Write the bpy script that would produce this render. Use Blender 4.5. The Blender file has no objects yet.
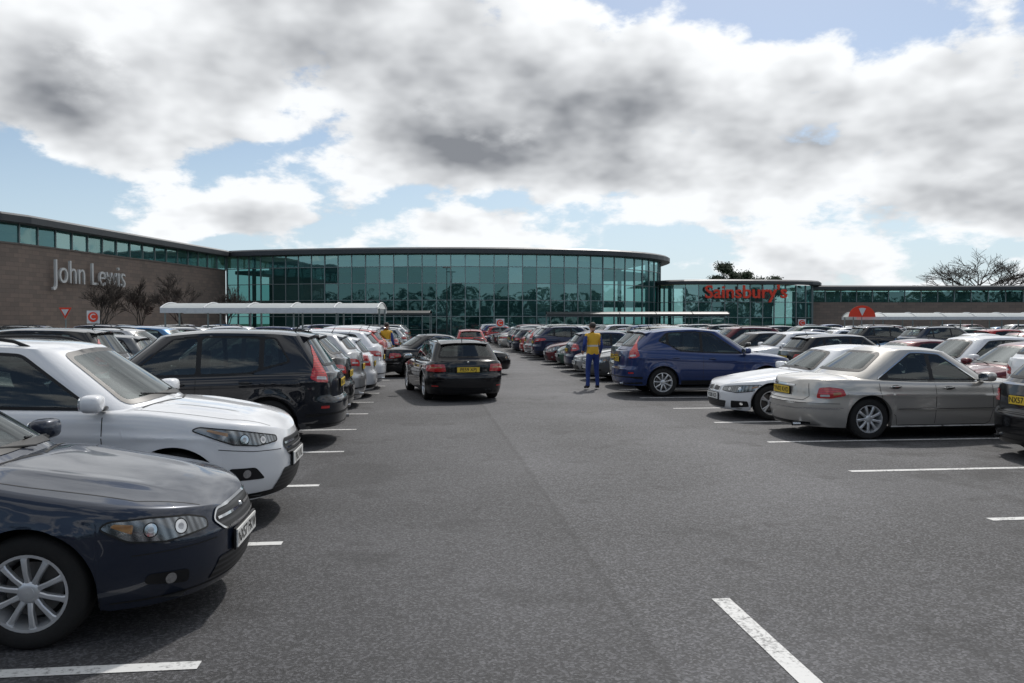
import bpy, bmesh, math, random
from math import sin, cos, pi, radians, sqrt, atan2
from mathutils import Vector, Matrix
from mathutils.bvhtree import BVHTree
from mathutils.geometry import delaunay_2d_cdt
random.seed(7)
scene = bpy.context.scene
COL = scene.collection

# ------------------------------------------------------------------ helpers
def clamp(x, a=0.0, b=1.0): return max(a, min(b, x))
def sstep(a, b, x):
    t = clamp((x-a)/(b-a)); return t*t*(3-2*t)
def lerp(a, b, t): return a+(b-a)*t
def pchip(pts):
    xs=[p[0] for p in pts]; ys=[p[1] for p in pts]; n=len(xs)
    h=[xs[i+1]-xs[i] for i in range(n-1)]
    d=[(ys[i+1]-ys[i])/h[i] for i in range(n-1)]
    m=[0.0]*n
    m[0]=d[0]; m[-1]=d[-1]
    for i in range(1,n-1):
        if d[i-1]*d[i]<=0: m[i]=0.0
        else:
            w1=2*h[i]+h[i-1]; w2=h[i]+2*h[i-1]
            m[i]=(w1+w2)/(w1/d[i-1]+w2/d[i])
    def f(x):
        if x<=xs[0]: return ys[0]
        if x>=xs[-1]: return ys[-1]
        i=0
        while x>xs[i+1]: i+=1
        t=(x-xs[i])/h[i]; t2=t*t; t3=t2*t
        return (2*t3-3*t2+1)*ys[i]+(t3-2*t2+t)*h[i]*m[i]+(-2*t3+3*t2)*ys[i+1]+(t3-t2)*h[i]*m[i+1]
    return f

class NB:
    def __init__(s, nt): s.nt=nt; nt.nodes.clear()
    def n(s, t, **kw):
        nd=s.nt.nodes.new(t)
        for k,v in kw.items(): setattr(nd,k,v)
        return nd
    def put(s, sock, v):
        if v is None: return
        if isinstance(v, bpy.types.NodeSocket): s.nt.links.new(v, sock)
        else:
            if isinstance(v,(tuple,list)) and len(v)==3 and sock.type=='RGBA': v=(*v,1)
            sock.default_value=v
    def m(s, op, a, b=None, c=None, cl=False):
        nd=s.n('ShaderNodeMath', operation=op); nd.use_clamp=cl
        for i,v in enumerate((a,b,c)): s.put(nd.inputs[i], v)
        return nd.outputs[0]
    def mix(s, f, a, b, bt='MIX'):
        nd=s.n('ShaderNodeMix', data_type='RGBA', blend_type=bt)
        s.put(nd.inputs[0], f); s.put(nd.inputs[6], a); s.put(nd.inputs[7], b)
        return nd.outputs[2]
    def noise(s, vec, scale, detail=4, rough=.5, dist=0):
        nd=s.n('ShaderNodeTexNoise'); s.put(nd.inputs['Vector'], vec)
        nd.inputs['Scale'].default_value=scale; nd.inputs['Detail'].default_value=detail
        nd.inputs['Roughness'].default_value=rough; nd.inputs['Distortion'].default_value=dist
        return nd.outputs[0]
    def ss(s, a, b, x):
        nd=s.n('ShaderNodeMapRange', interpolation_type='SMOOTHSTEP')
        s.put(nd.inputs['Value'], x); nd.inputs['From Min'].default_value=a; nd.inputs['From Max'].default_value=b
        return nd.outputs[0]
    def ramp(s, f, stops):
        nd=s.n('ShaderNodeValToRGB'); s.put(nd.inputs[0], f)
        els=nd.color_ramp.elements
        while len(els)<len(stops): els.new(.5)
        for e,(p,c) in zip(els,stops): e.position=p; e.color=(*c,1)
        return nd.outputs[0]
    def bump(s, h, st, dist):
        nd=s.n('ShaderNodeBump'); s.put(nd.inputs['Height'],h); nd.inputs['Strength'].default_value=st; nd.inputs['Distance'].default_value=dist
        return nd.outputs[0]
    def bsdf(s, **kw):
        nd=s.n('ShaderNodeBsdfPrincipled')
        for k,v in kw.items(): s.put(nd.inputs[k.replace('_',' ')], v)
        return nd
    def out(s, sh):
        o=s.n('ShaderNodeOutputMaterial'); s.nt.links.new(sh.outputs[0] if hasattr(sh,'outputs') else sh, o.inputs[0])
    def obj(s): return s.n('ShaderNodeTexCoord').outputs['Object']
    def pos(s): return s.n('ShaderNodeNewGeometry').outputs['Position']

def newmat(name):
    m=bpy.data.materials.new(name); m.use_nodes=True
    return m, NB(m.node_tree)

def simple(name, col, rough=.5, metal=0., coat=0., var=.12, scale=6., spec=.5, bump=0, em=None):
    m,b=newmat(name)
    o=b.obj(); n=b.noise(o,scale,2,.6)
    dark=tuple(c*(1-var*1.6) for c in col); light=tuple(min(1,c*(1+var)) for c in col)
    c=b.mix(n,dark,light)
    p=b.bsdf(Base_Color=c,Roughness=rough,Metallic=metal,Coat_Weight=coat,Specular_IOR_Level=spec)
    if bump: b.put(p.inputs['Normal'], b.bump(b.noise(o,scale*6,2,.6),.4,bump))
    b.out(p); return m

def paint(name, col, metal=.4, clad=None, rough=.3):
    m,b=newmat(name)
    o=b.obj(); sep=b.n('ShaderNodeSeparateXYZ'); b.put(sep.inputs[0],o); z=sep.outputs[2]
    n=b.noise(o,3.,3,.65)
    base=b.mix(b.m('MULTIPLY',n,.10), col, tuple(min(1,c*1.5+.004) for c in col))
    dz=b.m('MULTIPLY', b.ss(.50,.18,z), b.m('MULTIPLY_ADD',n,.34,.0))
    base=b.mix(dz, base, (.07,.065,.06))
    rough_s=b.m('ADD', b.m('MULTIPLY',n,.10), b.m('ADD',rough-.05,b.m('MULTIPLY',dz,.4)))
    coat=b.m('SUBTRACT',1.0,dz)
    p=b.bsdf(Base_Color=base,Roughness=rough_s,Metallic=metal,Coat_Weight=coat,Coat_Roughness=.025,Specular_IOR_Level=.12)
    b.out(p); return m

# ------------------------------------------------------------------ mesh builder
class MB:
    def __init__(s): s.v=[]; s.f=[]; s.m=[]
    def add(s, vs, fs, mat=0):
        o=len(s.v); s.v.extend(vs)
        for i,f in enumerate(fs):
            s.f.append(tuple(o+k for k in f)); s.m.append(mat if isinstance(mat,int) else mat[i])
    def mesh(s, name, mats, smooth=True, ang=38):
        me=bpy.data.meshes.new(name); me.from_pydata([tuple(v) for v in s.v],[],s.f)
        for m in mats: me.materials.append(m)
        me.polygons.foreach_set('material_index', s.m)
        me.polygons.foreach_set('use_smooth',[smooth]*len(s.f))
        me.update()
        if smooth: me.set_sharp_from_angle(angle=radians(ang))
        return me
    def obj(s, name, mats, smooth=False, ang=38, parent=None):
        me=s.mesh(name+'_mesh',mats,smooth,ang); ob=bpy.data.objects.new(name,me); COL.objects.link(ob)
        if parent: ob.parent=parent
        return ob
    def box(s, c, d, mat=0, rz=0.0):
        x,y,z=d[0]/2,d[1]/2,d[2]/2; R=Matrix.Rotation(rz,3,'Z'); C=Vector(c)
        vs=[C+R@Vector((a*x,b_*y,e*z)) for a in(-1,1) for b_ in(-1,1) for e in(-1,1)]
        s.add(vs,[(0,1,3,2),(4,6,7,5),(0,4,5,1),(2,3,7,6),(0,2,6,4),(1,5,7,3)],mat)
    def se(s, c, r, e=.5, mat=0, nu=16, nv=10, rz=0, ry=0):
        def sp(v,p): return math.copysign(abs(v)**p, v)
        R=Matrix.Rotation(rz,3,'Z')@Matrix.Rotation(ry,3,'Y'); C=Vector(c); vs=[]; fs=[]
        for j in range(nv+1):
            la=-pi/2+pi*j/nv
            for i in range(nu):
                lo=2*pi*i/nu
                vs.append(C+R@Vector((r[0]*sp(cos(la),e)*sp(cos(lo),e), r[1]*sp(cos(la),e)*sp(sin(lo),e), r[2]*sp(sin(la),e))))
        for j in range(nv):
            for i in range(nu):
                a=j*nu+i; b=j*nu+(i+1)%nu; fs.append((a,b,b+nu,a+nu))
        s.add(vs,fs,mat)
    def tube(s, pts, rad, n=6, mat=0, cap=True):
        pts=[Vector(p) for p in pts]; vs=[]; fs=[]
        if not isinstance(rad,(list,tuple)): rad=[rad]*len(pts)
        prev=None
        for i,p in enumerate(pts):
            t=(pts[min(i+1,len(pts)-1)]-pts[max(i-1,0)]).normalized()
            if prev is None:
                a=t.orthogonal().normalized()
            else: a=(prev-t*prev.dot(t)).normalized()
            prev=a; b=t.cross(a)
            for k in range(n):
                th=2*pi*k/n; vs.append(p+(a*cos(th)+b*sin(th))*rad[i])
        for i in range(len(pts)-1):
            for k in range(n):
                a=i*n+k; b=i*n+(k+1)%n; fs.append((a,b,b+n,a+n))
        if cap: fs.append(tuple(range(n))); fs.append(tuple((len(pts)-1)*n+k for k in range(n)))
        s.add(vs,fs,mat)
    def lathe(s, prof, c, sgn, mat, n=40):
        vs=[]; fs=[]; m=len(prof)
        for i in range(n):
            th=2*pi*i/n
            for r,y in prof: vs.append((c[0]+r*cos(th), c[1]+sgn*y, c[2]+r*sin(th)))
        for i in range(n):
            for j in range(m-1):
                a=i*m+j; b=((i+1)%n)*m+j; fs.append((a,b,b+1,a+1))
        s.add(vs,fs,mat)

def area(p): return .5*sum(p[i][0]*p[(i+1)%len(p)][1]-p[(i+1)%len(p)][0]*p[i][1] for i in range(len(p)))
def inside(p,x,y):
    c=False; j=len(p)-1
    for i in range(len(p)):
        if (p[i][1]>y)!=(p[j][1]>y) and x<(p[j][0]-p[i][0])*(y-p[i][1])/(p[j][1]-p[i][1])+p[i][0]: c=not c
        j=i
    return c
def inset(p,d):
    if area(p)<0: p=p[::-1]
    n=len(p); out=[]
    for i in range(n):
        a=Vector(p[i-1]); b=Vector(p[i]); c=Vector(p[(i+1)%n])
        u=(b-a).normalized(); v=(c-b).normalized()
        n1=Vector((-u.y,u.x)); n2=Vector((-v.y,v.x)); nn=(n1+n2)
        if nn.length<1e-4: nn=n1
        nn.normalize(); k=max(.35,nn.dot(n1)); q=b+nn*(d/k); out.append((q.x,q.y))
    return out
def clipx(p,x0,x1):
    def half(p,f,xc):
        o=[]
        for i in range(len(p)):
            a=p[i-1]; b=p[i]; fa=f(a[0]); fb=f(b[0])
            if fa!=fb:
                t=(xc-a[0])/(b[0]-a[0]); o.append((xc,a[1]+t*(b[1]-a[1])))
            if fb: o.append(b)
        return o
    p=half(p,lambda x:x>=x0,x0)
    if len(p)>2: p=half(p,lambda x:x<=x1,x1)
    return p
def rnd(p,r,k=4):
    n=len(p); o=[]
    for i in range(n):
        a=Vector(p[i-1]); b=Vector(p[i]); c=Vector(p[(i+1)%n])
        la=(a-b).length; lc=(c-b).length
        if la<1e-5 or lc<1e-5: continue
        if (a-b).normalized().dot((c-b).normalized())<-.97: o.append((b.x,b.y)); continue
        ra=min(r,la*.45); rc=min(r,lc*.45)
        s=b+(a-b)/la*ra; e=b+(c-b)/lc*rc
        for t in range(k+1):
            t/=k; q=s*(1-t)**2+b*2*t*(1-t)+e*t*t; o.append((q.x,q.y))
    return o
def dens(p,step,closed=True):
    o=[]; n=len(p)
    for i in range(n if closed else n-1):
        a=p[i]; b=p[(i+1)%n]; l=math.hypot(b[0]-a[0],b[1]-a[1]); k=max(1,int(l/step))
        for j in range(k): o.append((lerp(a[0],b[0],j/k),lerp(a[1],b[1],j/k)))
    if not closed: o.append(p[-1])
    return o
def circ(cx,cy,r,n=18,ry=None): return [(cx+r*cos(2*pi*i/n),cy+(ry or r)*sin(2*pi*i/n)) for i in range(n)]

_txt={}
def text_geo(t):
    if t in _txt: return _txt[t]
    cu=bpy.data.curves.new('t','FONT'); cu.body=t; cu.align_x='CENTER'; cu.align_y='CENTER'; cu.resolution_u=3; cu.offset=.012
    ob=bpy.data.objects.new('t',cu); COL.objects.link(ob)
    dg=bpy.context.evaluated_depsgraph_get(); me=bpy.data.meshes.new_from_object(ob.evaluated_get(dg))
    r=([tuple(v.co) for v in me.vertices],[tuple(p.vertices) for p in me.polygons])
    bpy.data.objects.remove(ob); bpy.data.meshes.remove(me); _txt[t]=r
    return r

# ------------------------------------------------------------------ shared materials
def glass_mat():
    m,b=newmat('car_glass')
    tr=b.n('ShaderNodeBsdfTransparent'); tr.inputs[0].default_value=(.40,.46,.44,1)
    gl=b.n('ShaderNodeBsdfGlossy'); gl.inputs[0].default_value=(.95,1,1,1); gl.inputs['Roughness'].default_value=.015
    fr=b.n('ShaderNodeFresnel'); fr.inputs[0].default_value=1.5
    mx=b.n('ShaderNodeMixShader'); b.put(mx.inputs[0], b.m('MULTIPLY_ADD',fr.outputs[0],1.0,.02,cl=True))
    b.nt.links.new(tr.outputs[0],mx.inputs[1]); b.nt.links.new(gl.outputs[0],mx.inputs[2]); b.out(mx)
    return m
def headlamp_mat():
    m,b=newmat('headlamp_lens')
    o=b.obj(); w=b.n('ShaderNodeTexWave'); w.bands_direction='Y'; b.put(w.inputs[0],o); w.inputs['Scale'].default_value=9; w.inputs['Distortion'].default_value=.4
    n=b.noise(o,7,3,.5)
    c=b.mix(b.m('MULTIPLY',w.outputs[1],n),(.07,.075,.08),(.42,.44,.45))
    p=b.bsdf(Base_Color=c,Metallic=.7,Roughness=.22,Coat_Weight=1.0,Coat_Roughness=.01)
    b.out(p); return m
def lamp_mat(name,c1,c2):
    m,b=newmat(name)
    w=b.n('ShaderNodeTexWave'); b.put(w.inputs[0],b.obj()); w.inputs['Scale'].default_value=9; w.bands_direction='Z'; w.inputs['Distortion'].default_value=1
    c=b.mix(w.outputs[1],c1,c2)
    b.out(b.bsdf(Base_Color=c,Roughness=.2,Coat_Weight=1.,Coat_Roughness=.01)); return m
def grille_mat():
    m,b=newmat('grille_mesh')
    o=b.obj(); s=b.n('ShaderNodeSeparateXYZ'); b.put(s.inputs[0],o)
    k=b.m('GREATER_THAN', b.m('SINE', b.m('MULTIPLY',s.outputs[2],180)), .3)
    c=b.mix(k,(.006,.006,.006),(.035,.035,.037)); b.out(b.bsdf(Base_Color=c,Roughness=.45)); return m
M_GLASS=glass_mat(); M_BLACK=simple('black_trim',(.010,.010,.011),.42,spec=.3); M_TYRE=simple('tyre_rubber',(.018,.0175,.017),.8,bump=.004,scale=20,spec=.3)
M_RIM=simple('alloy_rim',(.62,.63,.64),.34,.65,.3,var=.12); M_CHROME=simple('chrome',(.62,.63,.64),.12,1.0,var=.05)
M_HEAD=headlamp_mat(); M_RED=lamp_mat('tail_lamp_red',(.30,.006,.008),(.52,.02,.02)); M_INT=simple('interior_cloth',(.025,.025,.027),.85,var=.3)
M_PY=simple('plate_yellow',(.75,.52,.05),.4); M_PW=simple('plate_white',(.75,.75,.73),.4); M_LINE=simple('shut_line',(.006,.006,.006),.7)
M_AMB=lamp_mat('lamp_amber',(.26,.12,.04),(.36,.19,.07)); M_TXT=simple('plate_text',(.01,.01,.01),.5); M_GRILLE=grille_mat()
M_CLEAR=lamp_mat('lamp_clear',(.35,.35,.36),(.55,.55,.56)); M_WELL=simple('wheel_well',(.008,.008,.008),.9); M_DISC=simple('brake_disc',(.16,.155,.15),.45,.8)
M_SKINLINER=simple('headlining',(.07,.07,.067),.9)
PAINT,GLASS,BLACK,TYRE,RIM,CHROME,HEAD,RED,INT,PY,PW,LINE,AMB,TXT,GRILLE,CLEAR,WELL,DISC,LINER=range(19)
CARM=[None,M_GLASS,M_BLACK,M_TYRE,M_RIM,M_CHROME,M_HEAD,M_RED,M_INT,M_PY,M_PW,M_LINE,M_AMB,M_TXT,M_GRILLE,M_CLEAR,M_WELL,M_DISC,M_SKINLINER]
def LMP(x,z,r,ry=None):
    k=(ry or r)/r
    return [(circ(x,z,r,20,r*k),BLACK),(circ(x,z,r*.84,18,r*.84*k),CHROME),(circ(x,z,r*.42,14,r*.42*k),CLEAR)]

# ------------------------------------------------------------------ car generator (front at x=0, rear at x=L)
def build_car(name, s):
    L,W=s['L'],s['W']; mb=MB()
    hood=pchip(s['hood']); roofc=pchip(s['roof']); ff=pchip(s['ff']); fr=pchip(s['fr'])
    wp=pchip([(0,.925),(.10,.955),(.3,.985),(.5,.998),(.68,1.0),(.86,.985),(.94,.965),(.98,.945),(1,.925)])
    crH=s.get('crH',.075); crR=s.get('crR',.055); p=s.get('p',2.5); Lf=s.get('Lf',.85); Lr=s.get('Lr',.7); pr=s.get('pr',2.9)
    sill=s['sill']; R=s['R']; AR=R+s.get('gap',.05); ax=s['ax']; zc=R
    rib=s.get('rib',.012)
    def Zcap(x,y):
        z=hood(x)-crH*abs(y/W)**2.4
        # pressed swage lines along the bonnet
        k=sstep(.25,.6,x)*sstep(s['gh'][0]+.15,s['gh'][0]-.25,x)
        if k>0:
            e=(abs(y)/W-(.42+.14*x/s['gh'][0]))/.10; z+=rib*k*(math.exp(-e*e) if e<0 else math.exp(-(e*2.2)**2))
        return z
    def hw(x):
        if x<Lf: return W*(max(0,1-(1-x/Lf)**p))**(1/p)
        if x>L-Lr: return W*(max(0,1-(1-(L-x)/Lr)**pr))**(1/pr)
        return W
    pts=[]
    for i in range(21):
        t=.86*i/20; pts.append((Lf*(1-(1-t**p)**(1/p)),t*W))
    rear=[]
    for i in range(21):
        t=.9*i/20; rear.append((L-Lr*(1-(1-t**pr)**(1/pr)),t*W))
    x0=pts[-1][0]; x1=rear[-1][0]
    arc=[a+AR*cos(pi*k/26) for a in ax for k in range(27)]
    arc+= [a+sg*(AR+.004) for a in ax for sg in(-1,1)]
    xs=list(arc); n=int((x1-x0)/.03)
    for i in range(1,n):
        x=lerp(x0,x1,i/n)
        if min(abs(x-a) for a in arc)>.012 : xs.append(x)
    xs=sorted(x for x in xs if x0+.01<x<x1-.01)
    side=[(x,hw(x)) for x in xs]
    OUT=pts+side+rear[::-1]
    lbF=ax[0]-AR-.02; lbR=L-(ax[1]+AR+.02)
    crease=s.get('crease'); 
    def zbot(x,y):
        z=sill
        zb=s.get('bump_z',sill)
        if x<lbF: z=zb
        if x>L-lbR: z=s.get('rbump_z',zb)
        for a in ax:
            d=x-a
            if abs(d)<AR and y>.6*W: z=max(z,zc+sqrt(max(0,AR*AR-d*d)))
        return z
    NV=24; NC=24; bv=[];bf=[];tag=[]
    for sg in(1,-1):
        base=len(bv); rows=NV+1+1+NC-1
        for (x,y) in OUT:
            ws1=wp(1); zt=Zcap(x,y*ws1); zb=zbot(x,y)
            bFv=1-sstep(0,lbF,x); bRv=1-sstep(0,lbR,L-x)
            def P(z,inn=1.0):
                rel=(z-sill)/(zt-sill); w=wp(rel)
                Y=y*w
                if y>.8*W:
                    for a in ax:
                        r=math.hypot(x-a,z-zc)
                        Y+=s.get('flare',.014)*math.exp(-((r-AR)/.07)**2)
                    if crease:
                        zc_=crease[0]+(x/L)*(crease[1]-crease[0]); dz=z-zc_
                        Y+=.014*math.exp(-(dz/.035)**2)*(1 if dz<0 else math.exp(-dz/.012))*sstep(lbF*.6,lbF+.5,x)
                return (x+ff(z)*bFv+fr(z)*bRv, Y)
            X,Y=P(zb); bv.append((X+.04*bFv-.04*bRv,sg*Y*.90,zb+.004))
            for j in range(NV+1):
                v=j/NV; v=1-(1-v)**1.35
                z=zb+(zt-zb)*v; X,Y=P(z); bv.append((X,sg*Y,z))
            for k in range(1,NC):
                kk=k/(NC-1); yy=Y*(1-kk); bv.append((X,sg*yy,Zcap(x,yy) if k<NC-1 else Zcap(x,0)))
        n=len(OUT)
        for i in range(n-1):
            for j in range(rows-1):
                a=base+i*rows+j; q=(a,a+rows,a+rows+1,a+1)
                if sg<0: q=q[::-1]
                bf.append(q); tag.append('cap' if j>NV else 'low')
    g=s['gh']; cowl,head,rr,br=g; wb=W-s.get('gi',.085); wt=s.get('wt',W-.25)
    cF0,cF1,cR0,cR1=s.get('cg',(.40,.24,.22,.20)); NU=16; pf=2.3
    gt=s.get('gtaper',.05)
    def GP(q,u):
        xF=lerp(cowl,head,u); xR=lerp(br,rr,u); w=wb+(wt-wb)*u**1.25; cF=lerp(cF0,cF1,u); cR=lerp(cR0,cR1,u)
        if q[0]=='f': ph=q[1]; x=xF+cF*(1-cos(ph)**(2/pf)); y=w*sin(ph)**(2/pf)
        elif q[0]=='r': ph=q[1]; x=xR-cR*(1-cos(ph)**(2/pf)); y=w*sin(ph)**(2/pf)
        else: x=lerp(xF+cF,xR-cR,q[1]); y=w
        a=(x-xF)/(xR-xF); y*=1-gt*max(0,2*a-1)**2-.03*max(0,1-2*a)**2
        return x,y
    def Zroof(x,y): return roofc(x)-crR*abs(y/wt)**2.6
    Q=[('f',pi/2*i/22) for i in range(22)]+[('s',i/72) for i in range(73)]+[('r',pi/2*i/20) for i in range(19,-1,-1)]
    for sg in(1,-1):
        base=len(bv); rows=NU+1+12
        for q in Q:
            xa,ya=GP(q,0); xb,yb=GP(q,1); z0=Zcap(xa,ya)-.03; z1=Zroof(xb,yb)
            for j in range(NU+1):
                u=j/NU; x,y=GP(q,u); bv.append((x,sg*y,lerp(z0,z1,u)))
            for k in range(1,13):
                yy=yb*(1-k/12); bv.append((xb,sg*yy,Zroof(xb,yy)))
        for i in range(len(Q)-1):
            for j in range(rows-1):
                a=base+i*rows+j; q=(a,a+rows,a+rows+1,a+1)
                if sg<0: q=q[::-1]
                bf.append(q); tag.append('gh' if j<NU else 'roof')
    bvh=BVHTree.FromPolygons([Vector(v) for v in bv],bf)
    fo=[(0.0,0.0)]+pts[1:]+[(x,hw(x)) for x in [lerp(x0,L*.5,i/60) for i in range(1,61)]]
    ro=[(L,0.0)]+rear[1:]+[(x,hw(x)) for x in [lerp(x1,L*.5,i/60) for i in range(1,61)]]
    def wrap(poly,s_):
        a=abs(s_); acc=0
        for i in range(len(poly)-1):
            dx=poly[i+1][0]-poly[i][0]; dy=poly[i+1][1]-poly[i][1]; l=math.hypot(dx,dy)
            if acc+l>=a or i==len(poly)-2:
                t=(a-acc)/l; x=poly[i][0]+dx*t; y=poly[i][1]+dy*t
                nx,ny=(-dy,dx) if poly is fo else (dy,-dx)
                ll=math.hypot(nx,ny); nx/=ll; ny/=ll
                if poly is ro: nx,ny=abs(nx),abs(ny)
                else: nx,ny=-abs(nx),abs(ny)
                sgn=1 if s_>=0 else -1
                return x,y*sgn,nx,ny*sgn
            acc+=l
    def proj(fm,a,b,off=.004,both=False):
        if fm=='L': o=(a,3,b); d=(0,-1,0)
        elif fm=='R': o=(a,-3,b); d=(0,1,0)
        elif fm=='F': o=(-2,a,b); d=(1,0,0)
        elif fm=='B': o=(L+2,a,b); d=(-1,0,0)
        elif fm=='T': o=(a,b,3); d=(0,0,-1)
        else:
            x,y,nx,ny=wrap(fo if fm=='WF' else ro, a); o=(x+nx*.6,y+ny*.6,b); d=(-nx,-ny,0)
        h=bvh.ray_cast(Vector(o),Vector(d),6)
        if h[0] is None: return (None,None) if both else None
        nn=h[1]
        if nn.dot(Vector(d))>0: nn=-nn
        return (h[0]+nn*off,nn) if both else h[0]+nn*off
    def panel(fm,outer,mo,inner=(),off=.004,res=.06):
        P=[];E=[]
        def loop(pl,st=.04):
            pl=dens(pl,st); o=len(P); P.extend(Vector(q) for q in pl); k=len(pl)
            E.extend((o+i,o+(i+1)%k) for i in range(k))
        loop(outer)
        for pl,_ in inner: loop(pl)
        mnx=min(q[0] for q in outer); mxx=max(q[0] for q in outer); mny=min(q[1] for q in outer); mxy=max(q[1] for q in outer)
        ins=inset(outer,res*.35)
        x=mnx+res/2
        while x<mxx:
            y=mny+res/2
            while y<mxy:
                if inside(ins,x,y): P.append(Vector((x,y)))
                y+=res
            x+=res
        v,e,f,_,_,_=delaunay_2d_cdt(P,E,[],0,1e-5)
        pn=[proj(fm,q[0],q[1],off,True) for q in v]; pv=[q[0] for q in pn]
        vs=[q if q is not None else Vector((0,0,0)) for q in pv]; fs=[];ms=[]
        for t in f:
            if any(pv[k] is None for k in t): continue
            cx=sum(v[k][0] for k in t)/len(t); cy=sum(v[k][1] for k in t)/len(t)
            if not inside(outer,cx,cy): continue
            mm=mo
            for pl,mi in inner:
                if inside(pl,cx,cy): mm=mi
            if mm<0: continue
            if max((vs[t[i]]-vs[t[i-1]]).length for i in range(len(t)))>.45: continue
            fn=(vs[t[1]]-vs[t[0]]).cross(vs[t[2]]-vs[t[0]])
            if fn.dot(pn[t[0]][1]+pn[t[1]][1]+pn[t[2]][1])<0: t=t[::-1]
            fs.append(tuple(t)); ms.append(mm)
        mb.add(vs,fs,ms)
    def strip(fm,pl,w,mat,off=.003,closed=False,step=.04):
        pl=dens(pl,step,closed); n=len(pl); A=[];B=[]
        for i in range(n):
            if closed: a=pl[i-1]; b=pl[(i+1)%n]
            else: a=pl[max(i-1,0)]; b=pl[min(i+1,n-1)]
            t=Vector((b[0]-a[0],b[1]-a[1])).normalized(); nx,ny=-t.y*w/2,t.x*w/2
            A.append(proj(fm,pl[i][0]+nx,pl[i][1]+ny,off)); B.append(proj(fm,pl[i][0]-nx,pl[i][1]-ny,off))
        for i in range(n if closed else n-1):
            j=(i+1)%n; q=(A[i],A[j],B[j],B[i])
            if any(k is None for k in q): continue
            if (q[0]-q[1]).length>.25 or (q[0]-q[3]).length>.2: continue
            mb.add(list(q),[(0,1,2,3)],mat)
    win=[]
    def AX(u): return GP(('s',0),u)[0]
    def RX(u): return GP(('s',1),u)[0]
    zb_=lambda x: hood(x)-crH+.02
    zt_=lambda x: roofc(x)-crR-.045
    dp=s.get('dp',(.12,.10)); kick=s.get('kick',0)
    xa0=AX(0)+.03; xa1=AX(1)+.05; xr0=RX(0)-dp[0]; xr1=RX(1)-dp[1]
    nb=8
    dlo=[(lerp(xa0,xr0,i/nb), zb_(lerp(xa0,xr0,i/nb))+kick*sstep(.72,1,i/nb)) for i in range(nb+1)]
    dlo+=[(lerp(xr1,xa1,i/nb), zt_(lerp(xr1,xa1,i/nb))) for i in range(nb+1)]
    ins=inset(dlo,.028); spl=[xa0-.5]+list(s['splits'])+[xr0+1]
    inn=[]
    for i in range(len(spl)-1):
        c=clipx(ins,spl[i]+.035,spl[i+1]-.035)
        if len(c)>2 and abs(area(c))>.012: inn.append(rnd(c,.045))
    outr=rnd(dlo,.06)
    for fm in 'LR':
        panel(fm,outr,BLACK,[(q,GLASS) for q in inn],off=.005)
        if s.get('chrome_dlo'): strip(fm,outr,.016,CHROME,.009,True)
    win.append(('s',inn))
    z0=hood(cowl)+.035; z1=roofc(head)-.025; b=.84*wb; t=.83*wt
    ws=[(-b,z0-.035),(-b/2,z0-.01),(0,z0),(b/2,z0-.01),(b,z0-.035),(t,z1-.035),(t/2,z1-.008),(0,z1),(-t/2,z1-.008),(-t,z1-.035)]
    wi=rnd(inset(ws,.035),.05); panel('F',rnd(ws,.07),BLACK,[(wi,GLASS)],off=.005); win.append(('f',[wi]))
    z0=hood(br)+s.get('rw0',.03); z1=roofc(rr)-s.get('rw1',.04); b=s.get('rwb',.8)*wb; t=s.get('rwt',.80)*wt
    ws=[(-b,z0),(b,z0),(t,z1-.02),(t/2,z1),(-t/2,z1),(-t,z1-.02)]
    wi=rnd(inset(ws,.035),.05); panel('B',rnd(ws,.07),BLACK,[(wi,GLASS)],off=.005); win.append(('r',[wi]))
    keep=[]; mid=(cowl+br)/2
    for f,tg in zip(bf,tag):
        P4=[Vector(bv[k]) for k in f]; c=sum(P4,Vector())/4
        if tg=='cap' and cowl+.25<c.x<br-.2 and abs(c.y)<wb-.1: continue
        if tg=='gh':
            nn=(P4[2]-P4[0]).cross(P4[3]-P4[1])
            if nn.length>0: nn.normalize()
            kill=False
            for typ,pls in win:
                if typ=='s' and abs(nn.y)>.5: 
                    if any(inside(pl,q.x,q.z) for pl in pls for q in P4): kill=True
                if typ=='f' and abs(nn.x)>.3 and c.x<mid:
                    if any(inside(pl,q.y,q.z) for pl in pls for q in P4): kill=True
                if typ=='r' and abs(nn.x)>.25 and c.x>mid:
                    if any(inside(pl,q.y,q.z) for pl in pls for q in P4): kill=True
            if kill: continue
        keep.append(f)
    mb.add(bv,keep,PAINT)
    zbt=hood(2.2)-crH
    x_a,x_b=cowl+.2,br-.15; yy=W-.14
    mb.add([(x_a,-yy,.45),(x_b,-yy,.45),(x_b,yy,.45),(x_a,yy,.45),(x_a,-yy,zbt-.04),(x_b,-yy,zbt-.02),(x_b,yy,zbt-.02),(x_a,yy,zbt-.04)],
           [(0,1,2,3),(0,1,5,4),(2,3,7,6),(0,3,7,4),(1,2,6,5)],INT)
    rv=[];nx_=10
    for i in range(nx_+1):
        x=lerp(head+.25,rr-.2,i/nx_)
        for k in range(7):
            y=lerp(-wt*.93,wt*.93,k/6); rv.append((x,y,Zroof(x,y)-.03))
    mb.add(rv,[(i*7+k,i*7+k+1,(i+1)*7+k+1,(i+1)*7+k) for i in range(nx_) for k in range(6)],LINER)
    sf=cowl+1.0; sr=min(cowl+1.95, br-.55)
    mb.se((cowl+.52,0,zbt-.06),(.24,W-.16,.10),.4,INT)
    for y in(-.36,.36):
        mb.se((sf+.12,y,zbt-.12),(.10,.24,.34),.45,INT,ry=.25)
        mb.se((sf+.24,y,zbt+.27),(.05,.13,.09),.5,INT,ry=.2)
        mb.se((sr+.24,y,zbt+.20),(.05,.12,.08),.5,INT,ry=.2)
    mb.se((sr+.12,0,zbt-.15),(.12,W-.2,.32),.4,INT,ry=.25)
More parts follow.
